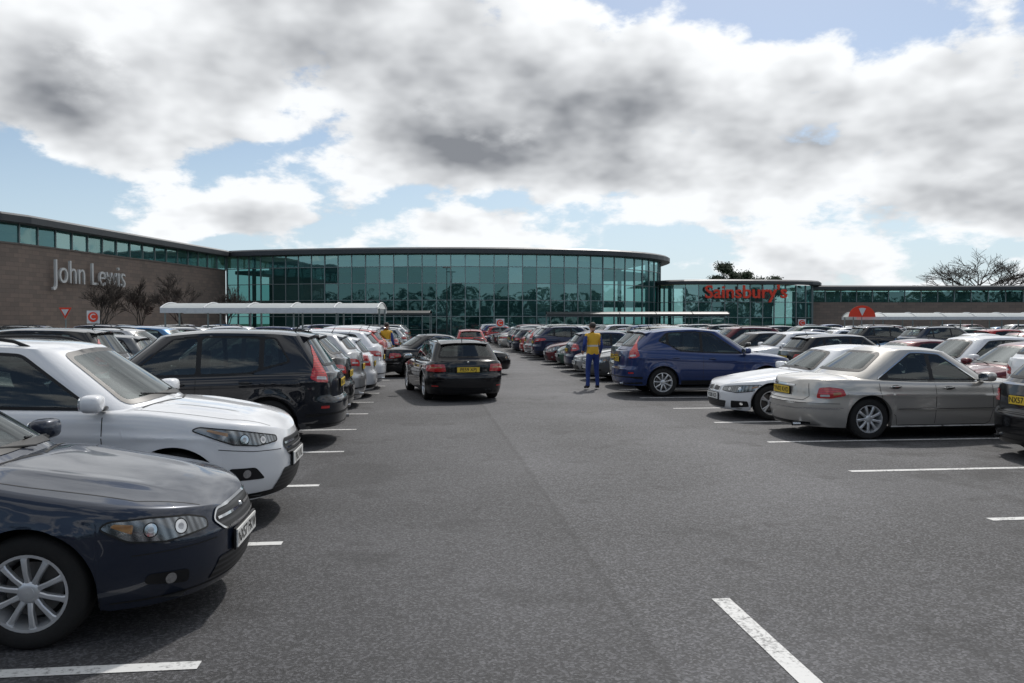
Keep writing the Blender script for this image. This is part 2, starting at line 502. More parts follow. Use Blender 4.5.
    ring=[(cowl+.72+.05*sin(a),-.36+.18*cos(a),zbt+.02+.17*sin(a)) for a in [2*pi*i/20 for i in range(21)]]
    mb.tube(ring,.014,6,INT,False)
    mb.se((head+.16,0,roofc(head)-.12),(.02,.12,.035),.5,BLACK)
    for a in ax:
        for sg in(1,-1):
            cy=sg*(W-.028)
            rr_=R*.665
            tw=s.get('tw',.20)
            mb.lathe([(rr_,-.01),(rr_+.012,.0),(rr_+.03,.004),(R-.045,.006),(R-.02,-.002),(R-.006,-.018),(R,-.045),(R,-tw+.045),(R-.01,-tw+.015),(R-.04,-tw),(rr_,-tw+.02)],(a,cy,R),sg,TYRE,56)
            mb.lathe([(rr_+.004,-.004),(rr_-.012,-.004),(rr_-.02,-.03),(rr_-.03,-.07),(rr_-.035,-.15)],(a,cy,R),sg,RIM,44)
            mb.lathe([(rr_-.03,-.14),(.001,-.14)],(a,cy,R),sg,WELL,20)
            mb.lathe([(rr_*.72,-.11),(rr_*.72,-.095),(.001,-.09)],(a,cy,R),sg,DISC,30)
            ns,style=s.get('spokes',(10,0)); ph0=random.random()
            for k in range(ns):
                th=2*pi*(k+ph0)/ns
                if style==1: angs=[th-.13,th+.13]
                else: angs=[th]
                for th_ in angs:
                    wd=s.get('sw',.030); sec=[(.045,wd*.9,-.022),(rr_*.5,wd*.75,-.008),(rr_*.85,wd*.9,-.008),(rr_-.008,wd*1.35,-.014)]
                    vs=[];fs=[]
                    th0=th if style==1 else th_
                    for q,(r,w,yo) in enumerate(sec):
                        f=q/3; tt=lerp(th0,th_,min(1,f*1.3)) if style==1 else th_
                        er=Vector((cos(tt),0,sin(tt))); et=Vector((-sin(tt),0,cos(tt))); ey=Vector((0,sg,0)); C=Vector((a,cy,R))+er*r
                        for (wx,yx) in((-.5,-.035),(-.5,-.006),(-.3,0),(.3,0),(.5,-.006),(.5,-.035)): vs.append(C+et*w*wx+ey*(yo+yx))
                    for q in range(3):
                        for m_ in range(5): fs.append((q*6+m_,q*6+m_+1,q*6+m_+7,q*6+m_+6))
                    mb.add(vs,fs,RIM)
            mb.lathe([(.062,-.05),(.062,-.024),(.05,-.016),(.034,-.014),(.032,-.011),(.001,-.008)],(a,cy,R),sg,RIM,20)
            wr=AR+.012; vs=[];fs=[]
            for i in range(25):
                th=-.25+ (pi+.5)*i/24
                for yv in(W-.035,W-.40): vs.append((a+wr*cos(th),sg*yv,zc+wr*sin(th)))
            for i in range(24): fs.append((2*i,2*i+1,2*i+3,2*i+2))
            n0=len(vs); vs.append((a,sg*(W-.40),zc))
            for i in range(24): fs.append((n0,2*i+1,2*i+3))
            mb.add(vs,fs,WELL)
    yy=W-.30; mb.add([(.18,-yy,sill+.05),(L-.18,-yy,sill+.05),(L-.18,yy,sill+.05),(.18,yy,sill+.05)],[(0,1,2,3)],WELL)
    xx=(ax[0]+AR+.02,ax[1]-AR-.02); yy=W-.08
    mb.add([(xx[0],-yy,sill+.03),(xx[1],-yy,sill+.03),(xx[1],yy,sill+.03),(xx[0],yy,sill+.03)],[(0,1,2,3)],WELL)
    for (xa_,xb_) in ((.2,ax[0]-AR),(ax[1]+AR,L-.16)):
        yy=W*.8; zz=s.get('bump_z',sill)+.04
        mb.add([(xa_,-yy,zz),(xb_,-yy,zz),(xb_,yy,zz),(xa_,yy,zz)],[(0,1,2,3)],WELL)
    doors=s['doors']
    for fm,sg in(('L',1),('R',-1)):
        for d in doors: strip(fm,d,.008,LINE,.0015)
        for hx,hz in s['handles']:
            q=proj(fm,hx,hz,.018)
            if q: mb.se(q,(.095,.018,.016),.6,s.get('hmat',PAINT),12,6)
            q=proj(fm,hx,hz,.002)
            if q: mb.se(q,(.07,.006,.03),.7,LINE,10,6)
        for it in s.get('side',[]):
            if it[0]=='strip': strip(fm,it[1],it[2],it[3],it[4] if len(it)>4 else .006)
            else: panel(fm,it[1],it[2],off=.004)
        xm=AX(0)-.02; zm=hood(xm)-crH+.10
        mb.se((xm+.02,sg*(W+.085),zm),(.085,.12,.075),.62,s.get('mmat',PAINT),16,10,rz=sg*.12)
        mb.se((xm+.10,sg*(W+.085),zm),(.012,.10,.058),.6,CHROME,12,6,rz=sg*.12)
        mb.se((xm,sg*(W-.03),zm-.05),(.05,.09,.022),.7,BLACK,10,6)
        strip('T',[(cowl-.02,sg*.02),(lerp(cowl,xm,.2),sg*W*.5),(cowl+.12,sg*W*.72)],.02,LINE,.002)
        hl=s.get('hoodline',.72)
        strip('T',[(s.get('hl0',.16),sg*W*hl*.72),(.45,sg*W*(hl+.04)),(cowl-.1,sg*W*(hl+.09)),(cowl+.16,sg*W*(hl+.10))],.007,LINE,.0015)
    for y0,y1 in((-.1,.45),(-.62,-.12)):
        A=proj('F',y0,hood(cowl)+.02,.02); B=proj('F',y1,hood(cowl)+.07,.02)
        if A and B: mb.tube([A,B],.007,5,BLACK)
    def mir(pl): return [(-a,b) for a,b in pl]
    for it in s['items']:
        kind=it[0]
        if kind=='pm':
            _,fm,o,mo,inner=it[:5]; off=it[5] if len(it)>5 else .006
            panel(fm,o,mo,inner,off,.045); panel(fm,mir(o),mo,[(mir(q),m_) for q,m_ in inner],off,.045)
            if mo==HEAD:
                strip(fm,o,.010,LINE,off+.001,True); strip(fm,mir(o),.010,LINE,off+.001,True)
        elif kind=='p': panel(it[1],it[2],it[3],it[4] if len(it)>4 else (),it[5] if len(it)>5 else .006)
        elif kind=='s': strip(it[1],it[2],it[3],it[4],it[5] if len(it)>5 else .002, it[6] if len(it)>6 else False)
        elif kind=='sm':
            strip(it[1],it[2],it[3],it[4],it[5] if len(it)>5 else .002); strip(it[1],mir(it[2]),it[3],it[4],it[5] if len(it)>5 else .002)
        elif kind=='plate':
            _,fm,z,txt=it; q=proj(fm,0,z,0)
            dirx=-1 if fm=='F' else 1; mb.box((q.x+dirx*.012,0,z),(.016,.52,.112),PW if fm=='F' else PY)
            mb.box((q.x+dirx*.004,0,z),(.014,.55,.135),BLACK)
            vs,fs=text_geo(txt); sc=.108
            if fm=='F': vv=[(q.x-.0225,-v[0]*sc*.95,z+v[1]*sc-.002) for v in vs]
            else: vv=[(q.x+.0225,v[0]*sc*.95,z+v[1]*sc-.002) for v in vs]
            mb.add(vv,fs,TXT)
        elif kind=='ball':
            _,fm,a,z,r,mt=it
            for sg in(1,-1):
                q=proj(fm,a*sg,z,-r*.15)
                if q: mb.se(q,(r,r,r),1,mt,14,8)
        elif kind=='exh':
            for yv in it[1]: mb.tube([(L-.14,yv,it[2]),(L-.015,yv,it[2])],.03,12,CHROME,False); mb.tube([(L-.14,yv,it[2]),(L-.03,yv,it[2])],.025,12,WELL,True)
    if s.get('rails'):
        for sg in(1,-1):
            pl=[]
            for i in range(13):
                x=lerp(head+.28,rr-.15,i/12); y=wt*.86; e=sstep(0,.12,i/12)*sstep(1,.88,i/12)
                pl.append((x,sg*y,Zroof(x,y)-.01+.055*e))
            mb.tube(pl,.016,8,s.get('railmat',BLACK))
    if s.get('spoiler'):
        wq=wt*.84; xs0=rr-.04
        vs=[];fs=[]
        for i in range(13):
            y=lerp(-wq,wq,i/12); sw=.05*(abs(y)/wq)**2
            vs+= [(xs0-.1,y,Zroof(xs0-.1,y)+.004),(xs0+s['spoiler']-sw,y,Zroof(rr,y)-.012),(xs0+s['spoiler']-sw,y,Zroof(rr,y)-.035),(xs0-.02,y,Zroof(rr,y)-.05)]
        for i in range(12):
            for k in range(3): a=i*4+k; fs.append((a,a+4,a+5,a+1))
        fs+= [(0,1,2,3),(48,49,50,51)]
        mb.add(vs,fs,PAINT)
    ant=(rr-.25,0); mb.tube([(ant[0],0,Zroof(ant[0],0)-.01),(ant[0]+.09,0,Zroof(ant[0],0)+s.get('ant',.14))],[.012,.003],6,BLACK)
    mb.v=[(v[0]-L/2,v[1],v[2]) for v in mb.v]
    me=mb.mesh(name+'_mesh',[CARM[1] if m is None else m for m in CARM],True,36)
    return me

HB_RLINE=lambda z0,z1,s0: [(-s0,z1),(-s0-.02,z0+.06),(-s0+.08,z0),(s0-.08,z0),(s0+.02,z0+.06),(s0,z1)]
def doorset(x0,x1,x2,zs,zt,arch_x,slant=.0):
    d=[[(x0,zt),(x0-.01,zs+.25),(x0+.03,zs+.06),(x0+.10,zs+.03)],[(x0+.10,zs+.03),(x2-.45 if x2 else x1-.06,zs+.03)],[(x1,zt+.0),(x1,zs+.05)]]
    if x2: d.append([(x2,zt),(x2-.02,zt-.18),(arch_x-.28,zt-.42),(arch_x-.42,zs+.18),(arch_x-.46,zs+.03),(x2-.45,zs+.03)])
    return d
SPEC={}
SPEC['hatch']=dict(L=4.415,W=.87,sill=.20,bump_z=.19,R=.318,ax=(.97,3.56),
  hood=[(0,.64),(.05,.69),(.2,.755),(.6,.845),(1.0,.915),(1.3,.965),(2.2,.985),(3.5,1.02),(4.2,1.03),(4.415,.98)],
  roof=[(1.9,1.39),(2.3,1.455),(2.75,1.475),(3.4,1.45),(3.9,1.39),(4.15,1.34)],
  ff=[(.15,.09),(.24,.03),(.36,0),(.52,0),(.58,.025),(.68,.06),(.8,.10)], fr=[(.15,-.10),(.3,-.02),(.42,0),(.58,0),(.64,-.045),(.8,-.06),(1.,-.1)],
  gh=(1.27,2.05,3.86,4.26), splits=(2.65,3.44), crease=(.62,.80), spokes=(10,0), sw=.036, spoiler=.14,
  doors=doorset(1.60,2.63,3.54,.20,.905,3.56), handles=[(2.43,.80),(3.30,.83)],
  items=[
   ('pm','WF',rnd([(.50,.575),(.80,.555),(1.00,.58),(1.15,.665),(1.10,.70),(.88,.695),(.64,.67),(.50,.63)],.035),HEAD,LMP(.70,.62,.045)+LMP(.88,.63,.042)+[(rnd([(.98,.62),(1.09,.67),(1.07,.685),(.97,.67)],.01),AMB)]),
   ('p','WF',rnd([(-.36,.53),(.36,.53),(.44,.60),(.38,.655),(-.38,.655),(-.44,.60)],.03),GRILLE),
   ('s','WF',rnd([(-.36,.53),(.36,.53),(.44,.60),(.38,.655),(-.38,.655),(-.44,.60)],.03),.012,CHROME,.010,True),('s','WF',[(-.40,.60),(-.06,.60)],.016,CHROME,.016),('s','WF',[(.06,.60),(.40,.60)],.016,CHROME,.016),
   ('p','WF',rnd([(-.50,.25),(.50,.25),(.42,.375),(-.42,.375)],.03),GRILLE),
   ('pm','WF',rnd([(.66,.29),(.92,.33),(.90,.385),(.66,.37)],.03),BLACK,[(circ(.77,.337,.032),CHROME)]),
   ('s','WF',[(-1.1,.235),(1.1,.235)],.010,LINE),('s','WF',[(-.98,.50),(-.44,.50)],.006,LINE),('s','WF',[(.44,.50),(.98,.50)],.006,LINE),
   ('plate','F',.44,'NX57 FKW'),('ball','WF',.0,.60,.028,CHROME),
   ('pm','WR',rnd([(.52,.74),(.9,.76),(1.06,.80),(.98,.90),(.6,.90)],.03),RED,[(rnd([(.62,.79),(.85,.80),(.85,.83),(.62,.82)],.01),CLEAR)]),
   ('s','WR',HB_RLINE(.62,.98,.52),.008,LINE),('plate','B',.78,'NX57 FKW'),('s','WR',[(-.5,.60),(.5,.60)],.01,LINE),
   ('s','WR',[(-1.1,.30),(1.1,.30)],.09,BLACK),('exh',(-.5,),.26)])
SPEC['suv']=dict(L=4.41,W=.91,sill=.27,bump_z=.25,R=.35,gap=.055,ax=(.88,3.52),tw=.225,rib=.016,
  hood=[(0,.80),(.06,.86),(.25,.945),(.6,1.02),(1.0,1.08),(1.2,1.10),(2.2,1.13),(3.5,1.19),(4.2,1.21),(4.41,1.14)],
  roof=[(1.75,1.57),(2.15,1.635),(2.7,1.66),(3.4,1.64),(3.9,1.57),(4.15,1.52)],
  ff=[(.2,.10),(.32,.03),(.45,0),(.62,0),(.72,.02),(.85,.06),(1.,.09)], fr=[(.2,-.10),(.35,-.02),(.5,0),(.66,0),(.74,-.05),(.95,-.06),(1.2,-.10)],
  gh=(1.08,1.88,3.80,4.25), splits=(2.55,3.40), crease=(.80,.98), spokes=(5,1), sw=.04, spoiler=.14, rails=True, dp=(.22,.16), kick=.07,
  doors=doorset(1.45,2.53,3.50,.30,1.04,3.52), handles=[(2.30,.93),(3.22,.97)],
  side=[('strip',[(1.35,.34),(3.05,.34)],.10,BLACK,.004)],
  items=[
   ('pm','WF',rnd([(.50,.74),(.76,.725),(.98,.755),(1.32,.89),(1.26,.915),(.96,.875),(.68,.82),(.50,.785)],.03),HEAD,LMP(.69,.77,.038)+LMP(.88,.79,.045)+[(rnd([(1.02,.825),(1.2,.88),(1.18,.893),(1.02,.855)],.01),AMB)]),
   ('p','WF',rnd([(-.30,.58),(.30,.58),(.42,.68),(.38,.745),(-.38,.745),(-.42,.68)],.03),GRILLE),
   ('s','WF',[(-.39,.70),(.39,.70)],.018,CHROME,.012),('s','WF',[(-.39,.655),(.39,.655)],.014,CHROME,.012),('s','WF',[(-.36,.615),(.36,.615)],.012,CHROME,.012),
   ('p','WF',rnd([(-.56,.31),(.56,.31),(.42,.48),(-.42,.48)],.03),GRILLE),
   ('pm','WF',rnd([(.68,.43),(.98,.44),(1.02,.55),(.78,.54)],.03),BLACK,[(circ(.86,.49,.036),CHROME)]),
   ('s','WF',[(-1.15,.285),(1.15,.285)],.05,BLACK,.004),('sm','WF',[(.46,.66),(.8,.68),(1.1,.72)],.006,LINE),
   ('plate','F',.54,'PJ62 VNL'),
   ('pm','WR',rnd([(.50,.88),(.85,.90),(1.25,.98),(1.16,1.06),(.72,1.05),(.52,1.0)],.03),RED,[(rnd([(.60,.94),(.84,.95),(.84,.98),(.60,.97)],.01),CLEAR)]),
   ('s','WR',HB_RLINE(.70,1.12,.54),.008,LINE),('plate','B',.86,'PJ62 VNL'),('s','WR',[(-.55,.66),(.55,.66)],.01,LINE),
   ('s','WR',[(-1.15,.36),(1.15,.36)],.16,BLACK,.004),('exh',(-.5,),.30)])
SPEC['suv_tall']=dict(L=4.55,W=.91,sill=.29,bump_z=.27,R=.35,gap=.055,ax=(.92,3.54),tw=.225,Lf=.75,
  hood=[(0,.80),(.05,.87),(.25,.955),(.6,1.02),(1.0,1.065),(1.2,1.085),(2.2,1.09),(3.5,1.12),(4.3,1.13),(4.55,1.06)],
  roof=[(1.8,1.60),(2.2,1.675),(2.75,1.71),(3.5,1.695),(4.0,1.64),(4.3,1.59)],
  ff=[(.2,.10),(.32,.03),(.45,0),(.62,0),(.72,.02),(.85,.06),(1.,.09)], fr=[(.2,-.10),(.35,-.02),(.5,0),(.66,0),(.72,-.06),(.95,-.07),(1.2,-.12)],
  gh=(1.12,1.88,4.02,4.40), splits=(2.55,3.42), crease=(.86,.96), spokes=(5,1), sw=.042, spoiler=.13, dp=(.34,.20), kick=.16, rw0=.05,
  doors=doorset(1.48,2.53,3.50,.32,1.01,3.54), handles=[(2.30,.92),(3.22,.94)], rwb=.72, rwt=.74,
  side=[('strip',[(1.5,.52),(3.05,.52)],.045,PAINT,.012),('strip',[(1.36,.345),(3.08,.345)],.10,BLACK,.004)],
  items=[
   ('pm','WF',rnd([(.44,.70),(.80,.69),(1.12,.80),(1.16,.87),(.8,.85),(.46,.80)],.04),HEAD,LMP(.66,.76,.045)+LMP(.86,.775,.045)+[(rnd([(1.0,.78),(1.1,.82),(1.1,.85),(1.0,.84)],.01),AMB)]),
   ('p','WF',rnd([(-.38,.66),(.38,.66),(.40,.80),(-.40,.80)],.03),GRILLE),('s','WF',[(-.40,.74),(.40,.74)],.022,CHROME,.012),
   ('p','WF',rnd([(-.46,.36),(.46,.36),(.40,.54),(-.40,.54)],.03),GRILLE),('pm','WF',circ(.80,.46,.06),BLACK,[(circ(.80,.46,.04),CHROME)]),
   ('s','WF',[(-1.15,.31),(1.15,.31)],.08,BLACK,.004),('plate','F',.58,'MJ61 OTD'),
   ('pm','WR',rnd([(.76,.93),(.98,.95),(1.08,1.00),(1.0,1.20),(.95,1.47),(.80,1.47),(.79,1.20)],.03),RED,[(rnd([(.80,.97),(.98,.99),(.97,1.03),(.80,1.02)],.01),CLEAR)]),
   ('s','WR',HB_RLINE(.70,1.08,.70),.008,LINE),('plate','B',.90,'MJ61 OTD'),('s','B',[(-.36,.99),(.36,.99)],.03,CHROME,.01),
   ('s','WR',[(-1.15,.40),(1.15,.40)],.18,BLACK,.004),('s','WR',[(-.6,.66),(.6,.66)],.01,LINE),
   ('pm','WR',rnd([(.78,.56),(.92,.56),(.92,.60),(.78,.60)],.01),RED,[]),('exh',(.5,),.31)])
# rounder, more tapered compact suv (blue car on the right)
cs=dict(SPEC['suv_tall']); cs.update(gh=(1.05,1.95,3.86,4.40),dp=(.50,.22),kick=.24,cg=(.42,.26,.26,.22),crease=(.80,.98),
  roof=[(1.8,1.57),(2.25,1.655),(2.7,1.69),(3.3,1.67),(3.8,1.60),(4.2,1.53)],hood=[(0,.80),(.05,.87),(.25,.955),(.6,1.02),(1.0,1.065),(1.2,1.085),(2.2,1.11),(3.5,1.17),(4.3,1.19),(4.55,1.10)],splits=(2.55,3.40),spokes=(9,0),sw=.036)
SPEC['suv_round']=cs
SPEC['estate']=dict(L=4.53,W=.905,sill=.19,bump_z=.18,R=.325,ax=(.78,3.54),Lf=.8,
  hood=[(0,.60),(.04,.665),(.2,.735),(.6,.81),(1.1,.885),(1.5,.935),(2.5,.935),(3.8,.965),(4.3,.975),(4.53,.93)],
  roof=[(2.0,1.335),(2.4,1.395),(2.85,1.415),(3.5,1.40),(4.0,1.355),(4.25,1.31)],
  ff=[(.15,.09),(.24,.03),(.36,0),(.50,0),(.56,.02),(.66,.06),(.8,.10)], fr=[(.15,-.10),(.3,-.02),(.42,0),(.58,0),(.64,-.05),(.8,-.06),(1.,-.1)],
  gh=(1.42,2.12,4.0,4.36), splits=(2.72,3.50), crease=(.70,.76), spokes=(5,1), sw=.034, spoiler=.12, rails=True, dp=(.22,.14),
  doors=doorset(1.62,2.70,3.56,.19,.86,3.54), handles=[(2.48,.76),(3.33,.78)],
  items=[
   ('pm','WF',rnd([(.34,.56),(.70,.53),(.98,.57),(1.10,.64),(1.06,.675),(.7,.66),(.36,.63)],.03),HEAD,LMP(.52,.595,.036)+LMP(.74,.60,.038)+[(rnd([(.95,.60),(1.05,.63),(1.03,.655),(.94,.64)],.01),AMB)]),
   ('pm','WF',rnd([(.03,.545),(.26,.545),(.29,.62),(.03,.63)],.03),GRILLE,[],.008),
   ('sm','WF',[(.03,.54),(.27,.54),(.30,.625),(.03,.635),(.03,.54)],.014,CHROME,.012),
   ('p','WF',rnd([(-.50,.22),(.50,.22),(.44,.36),(-.44,.36)],.03),GRILLE),('pm','WF',rnd([(.62,.24),(.92,.28),(.90,.36),(.62,.36)],.02),BLACK,[(circ(.74,.305,.03),CHROME)]),
   ('plate','F',.44,'PE59 XPJ'),
   ('pm','WR',rnd([(.52,.70),(.86,.69),(1.14,.71),(1.12,.83),(.86,.86),(.56,.86)],.03),RED,[(rnd([(.62,.775),(.98,.775),(.98,.80),(.62,.80)],.008),AMB)]),
   ('s','WR',HB_RLINE(.58,.93,.50),.008,LINE),('plate','B',.74,'PE59 XPJ'),('s','WR',[(-1.0,.50),(1.0,.50)],.012,LINE),
   ('s','WR',[(-.6,.27),(.6,.27)],.10,BLACK,.004),('pm','WR',rnd([(.7,.36),(.9,.36),(.9,.385),(.7,.385)],.008),RED,[]),('ball','B',.0,.90,.032,CHROME),('exh',(.42,.52),.25)])
SPEC['saloon']=dict(L=4.75,W=.89,sill=.19,bump_z=.19,R=.32,ax=(.92,3.67),Lf=.85,Lr=.95,pr=2.5,
  hood=[(0,.62),(.05,.70),(.2,.77),(.6,.84),(1.1,.90),(1.45,.94),(2.5,.945),(3.7,.985),(4.0,.99),(4.5,.955),(4.68,.92),(4.75,.85)],
  roof=[(2.0,1.33),(2.35,1.40),(2.75,1.43),(3.15,1.415),(3.4,1.37),(3.6,1.32)],
  ff=[(.15,.09),(.24,.03),(.36,0),(.50,0),(.56,.02),(.66,.05),(.8,.10)], fr=[(.15,-.10),(.3,-.03),(.42,0),(.56,0),(.62,-.06),(.8,-.09),(.95,-.13)],
  gh=(1.38,2.1,3.22,3.98), splits=(2.60,3.36), cg=(.40,.24,.30,.24), crease=(.66,.72), spokes=(9,0), sw=.045, dp=(.16,.10), chrome_dlo=True, wt=.60, rw1=.06, rw0=.045,
  doors=doorset(1.62,2.58,3.52,.19,.87,3.67), handles=[(2.36,.79),(3.25,.81)],hmat=CHROME,
  side=[('strip',[(1.35,.47),(3.22,.47)],.035,PAINT,.012),('strip',[(1.35,.475),(3.22,.475)],.009,CHROME,.018),('strip',[(4.1,.49),(4.6,.49)],.009,CHROME,.012),('strip',[(1.4,.20),(3.3,.20)],.02,CHROME,.004)],
  items=[
   ('pm','WF',rnd([(.40,.52),(.92,.52),(1.0,.62),(.85,.67),(.5,.66),(.38,.60)],.05),HEAD,LMP(.55,.59,.055)+LMP(.76,.595,.05)+[(rnd([(.88,.56),(.96,.6),(.9,.64),(.87,.64)],.01),AMB)]),
   ('p','WF',rnd([(-.30,.50),(.30,.50),(.33,.65),(-.33,.65)],.04),GRILLE),('s','WF',rnd([(-.31,.49),(.31,.49),(.34,.66),(-.34,.66)],.04),.02,CHROME,.012,True),
   ('p','WF',rnd([(-.5,.24),(.5,.24),(.46,.33),(-.46,.33)],.03),GRILLE),('plate','F',.41,'YN02 KHD'),
   ('pm','WR',rnd([(.80,.64),(1.02,.64),(1.24,.69),(1.20,.79),(1.0,.815),(.84,.80)],.035),RED,[(rnd([(.86,.66),(1.0,.665),(1.0,.70),(.86,.695)],.01),CLEAR),(rnd([(1.05,.685),(1.17,.71),(1.15,.74),(1.05,.73)],.01),AMB)]),
   ('s','WR',HB_RLINE(.60,.86,.66),.008,LINE),('plate','B',.735,'YN02 KHD'),('s','B',[(-.34,.82),(.34,.82)],.022,CHROME,.01),
   ('s','WR',[(-1.15,.475),(1.15,.475)],.012,CHROME,.006),('s','WR',[(-1.15,.56),(1.15,.56)],.008,LINE),('s','WR',[(-.7,.235),(.7,.235)],.05,BLACK,.003),('exh',(.48,),.22)])
SPEC['coupe']=dict(L=4.6,W=.89,sill=.18,bump_z=.17,R=.325,ax=(.80,3.56),Lf=.85,Lr=.85,
  hood=[(0,.58),(.04,.64),(.2,.71),(.6,.79),(1.1,.86),(1.5,.905),(2.5,.91),(3.7,.95),(4.05,.955),(4.45,.935),(4.55,.90),(4.6,.84)],
  roof=[(2.1,1.30),(2.45,1.355),(2.8,1.378),(3.2,1.36),(3.5,1.31),(3.7,1.26)],
  ff=[(.15,.08),(.22,.02),(.34,0),(.48,0),(.54,.02),(.62,.05),(.8,.10)], fr=[(.15,-.10),(.3,-.02),(.42,0),(.56,0),(.62,-.06),(.8,-.07),(.95,-.12)],
  gh=(1.42,2.15,3.28,4.08), splits=(2.98,), cg=(.40,.24,.28,.24), crease=(.64,.74), spokes=(5,1), sw=.034, dp=(.20,.14), wt=.58, rw1=.06, rw0=.04,
  doors=[[(1.62,.83),(1.60,.40),(1.64,.24),(1.74,.21)],[(1.74,.21),(2.9,.21)],[(3.02,.85),(3.0,.5),(2.96,.26),(2.9,.21)]], handles=[(2.82,.77)],
  items=[
   ('pm','WF',rnd([(.36,.53),(.72,.50),(1.02,.54),(1.22,.62),(1.16,.655),(.76,.635),(.38,.60)],.03),HEAD,LMP(.55,.565,.036)+LMP(.78,.575,.038)+[(rnd([(1.0,.58),(1.12,.615),(1.1,.635),(1.0,.615)],.01),AMB)]),
   ('pm','WF',rnd([(.03,.51),(.24,.51),(.27,.59),(.03,.60)],.03),GRILLE,[],.008),('sm','WF',[(.03,.505),(.25,.505),(.28,.595),(.03,.605),(.03,.505)],.014,CHROME,.012),
   ('p','WF',rnd([(-.42,.21),(.42,.21),(.48,.34),(-.48,.34)],.03),GRILLE),('pm','WF',rnd([(.58,.21),(.95,.25),(.92,.35),(.60,.35)],.02),BLACK,[(circ(.80,.30,.034),CHROME)]),
   ('plate','F',.41,'YG08 RZE'),
   ('pm','WR',rnd([(.44,.70),(.9,.69),(1.2,.72),(1.16,.79),(.9,.81),(.48,.80)],.03),RED,[(rnd([(.56,.74),(.9,.74),(.9,.76),(.56,.76)],.008),AMB)]),
   ('s','WR',HB_RLINE(.60,.86,.50),.008,LINE),('plate','B',.70,'YG08 RZE'),('s','WR',[(-.6,.26),(.6,.26)],.09,BLACK,.004),('exh',(.42,.52),.24)])
sm=dict(SPEC['hatch']); sm.update(L=3.95,W=.85,ax=(.80,3.28),R=.30,
  hood=[(0,.68),(.05,.74),(.2,.82),(.55,.91),(.9,.97),(1.1,1.00),(2.0,1.01),(3.1,1.05),(3.75,1.06),(3.95,1.0)],
  roof=[(1.6,1.42),(2.0,1.49),(2.45,1.51),(3.1,1.48),(3.5,1.42),(3.7,1.38)],gh=(1.0,1.72,3.46,3.80),splits=(2.35,3.12),spokes=(7,0),
  doors=doorset(1.36,2.33,3.15,.20,.93,3.28),handles=[(2.14,.82),(2.95,.85)],Lf=.8)
sm['items']=[('pm','WF',rnd([(.42,.58),(.78,.56),(1.05,.68),(1.12,.82),(1.0,.82),(.7,.74),(.46,.68)],.04),HEAD,LMP(.64,.64,.045)+LMP(.84,.68,.042)),
   ('p','WF',rnd([(-.36,.60),(.36,.60),(.38,.66),(-.38,.66)],.02),GRILLE),('s','WF',[(-.38,.63),(.38,.63)],.014,CHROME,.012),('p','WF',rnd([(-.48,.25),(.48,.25),(.42,.40),(-.42,.40)],.03),GRILLE),
   ('plate','F',.50,'DK60 LWV'),('pm','WF',circ(.75,.34,.05),BLACK,[(circ(.75,.34,.033),CHROME)]),
   ('pm','WR',rnd([(.58,.76),(.86,.78),(1.0,.84),(.92,1.02),(.70,1.04),(.62,.92)],.03),RED,[(rnd([(.68,.84),(.88,.85),(.87,.89),(.68,.88)],.01),CLEAR)]),
   ('s','WR',HB_RLINE(.62,1.0,.54),.008,LINE),('plate','B',.80,'DK60 LWV'),('s','WR',[(-1.0,.27),(1.0,.27)],.08,BLACK,.004)]
SPEC['small']=sm
mp=dict(SPEC['suv']); mp.update(L=4.35,W=.90,sill=.20,bump_z=.19,R=.325,gap=.05,rails=False,spokes=(8,0),sw=.036,side=[],
  roof=[(1.6,1.52),(2.0,1.60),(2.6,1.635),(3.4,1.61),(3.9,1.54),(4.15,1.49)],gh=(.85,1.78,3.86,4.2),splits=(2.50,3.36),dp=(.14,.1),kick=0)
SPEC['mpv']=mp
CARS={k:build_car('car_'+k,v) for k,v in SPEC.items()}
LEN={k:v['L'] for k,v in SPEC.items()}

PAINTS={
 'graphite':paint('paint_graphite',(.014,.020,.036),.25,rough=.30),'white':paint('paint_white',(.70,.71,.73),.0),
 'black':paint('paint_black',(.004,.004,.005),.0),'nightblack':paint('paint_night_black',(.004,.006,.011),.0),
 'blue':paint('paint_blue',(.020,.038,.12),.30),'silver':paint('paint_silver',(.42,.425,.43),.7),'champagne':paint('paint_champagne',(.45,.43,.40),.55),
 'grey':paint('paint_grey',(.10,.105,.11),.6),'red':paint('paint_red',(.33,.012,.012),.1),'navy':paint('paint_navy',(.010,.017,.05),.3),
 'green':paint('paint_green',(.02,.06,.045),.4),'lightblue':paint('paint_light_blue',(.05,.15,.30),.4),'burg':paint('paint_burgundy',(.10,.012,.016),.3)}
def place(kind,name,x,y,rot,col,z=0.0):
    ob=bpy.data.objects.new(name,CARS[kind]); COL.objects.link(ob)
    ob.location=(x,y,z); ob.rotation_euler=(0,0,radians(rot))
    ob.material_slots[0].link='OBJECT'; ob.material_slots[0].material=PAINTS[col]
    return ob
def leftcar(kind,name,y,nose,col,xe=-1.22,dr=0):
    place(kind,name,xe-LEN[kind]/2,y,(180 if nose else 0)+dr,col)
def rightcar(kind,name,y,nose,col,xe=5.35,dr=0):
    place(kind,name,xe+LEN[kind]/2,y,(0 if nose else 180)+dr,col)
leftcar('hatch','dark_grey_hatchback_car',5.42,True,'graphite',-1.20,0)
leftcar('suv','white_suv_car',7.85,True,'white',-1.24,0)
leftcar('suv_tall','black_suv_car',12.55,False,'nightblack',-1.22,0)
leftcar('suv','parked_car',15.3,False,'black',-1.35)
leftcar('mpv','parked_car',17.7,False,'silver',-1.3)
leftcar('small','parked_car',20.1,False,'white',-1.2)
leftcar('mpv','parked_car',22.5,False,'white',-1.1)
leftcar('saloon','parked_car',24.8,False,'grey',-1.7)
place('estate','black_estate_car',.60,20.25,-80.5,'black')
place('saloon','black_saloon_car',.62,27.7,195,'black')
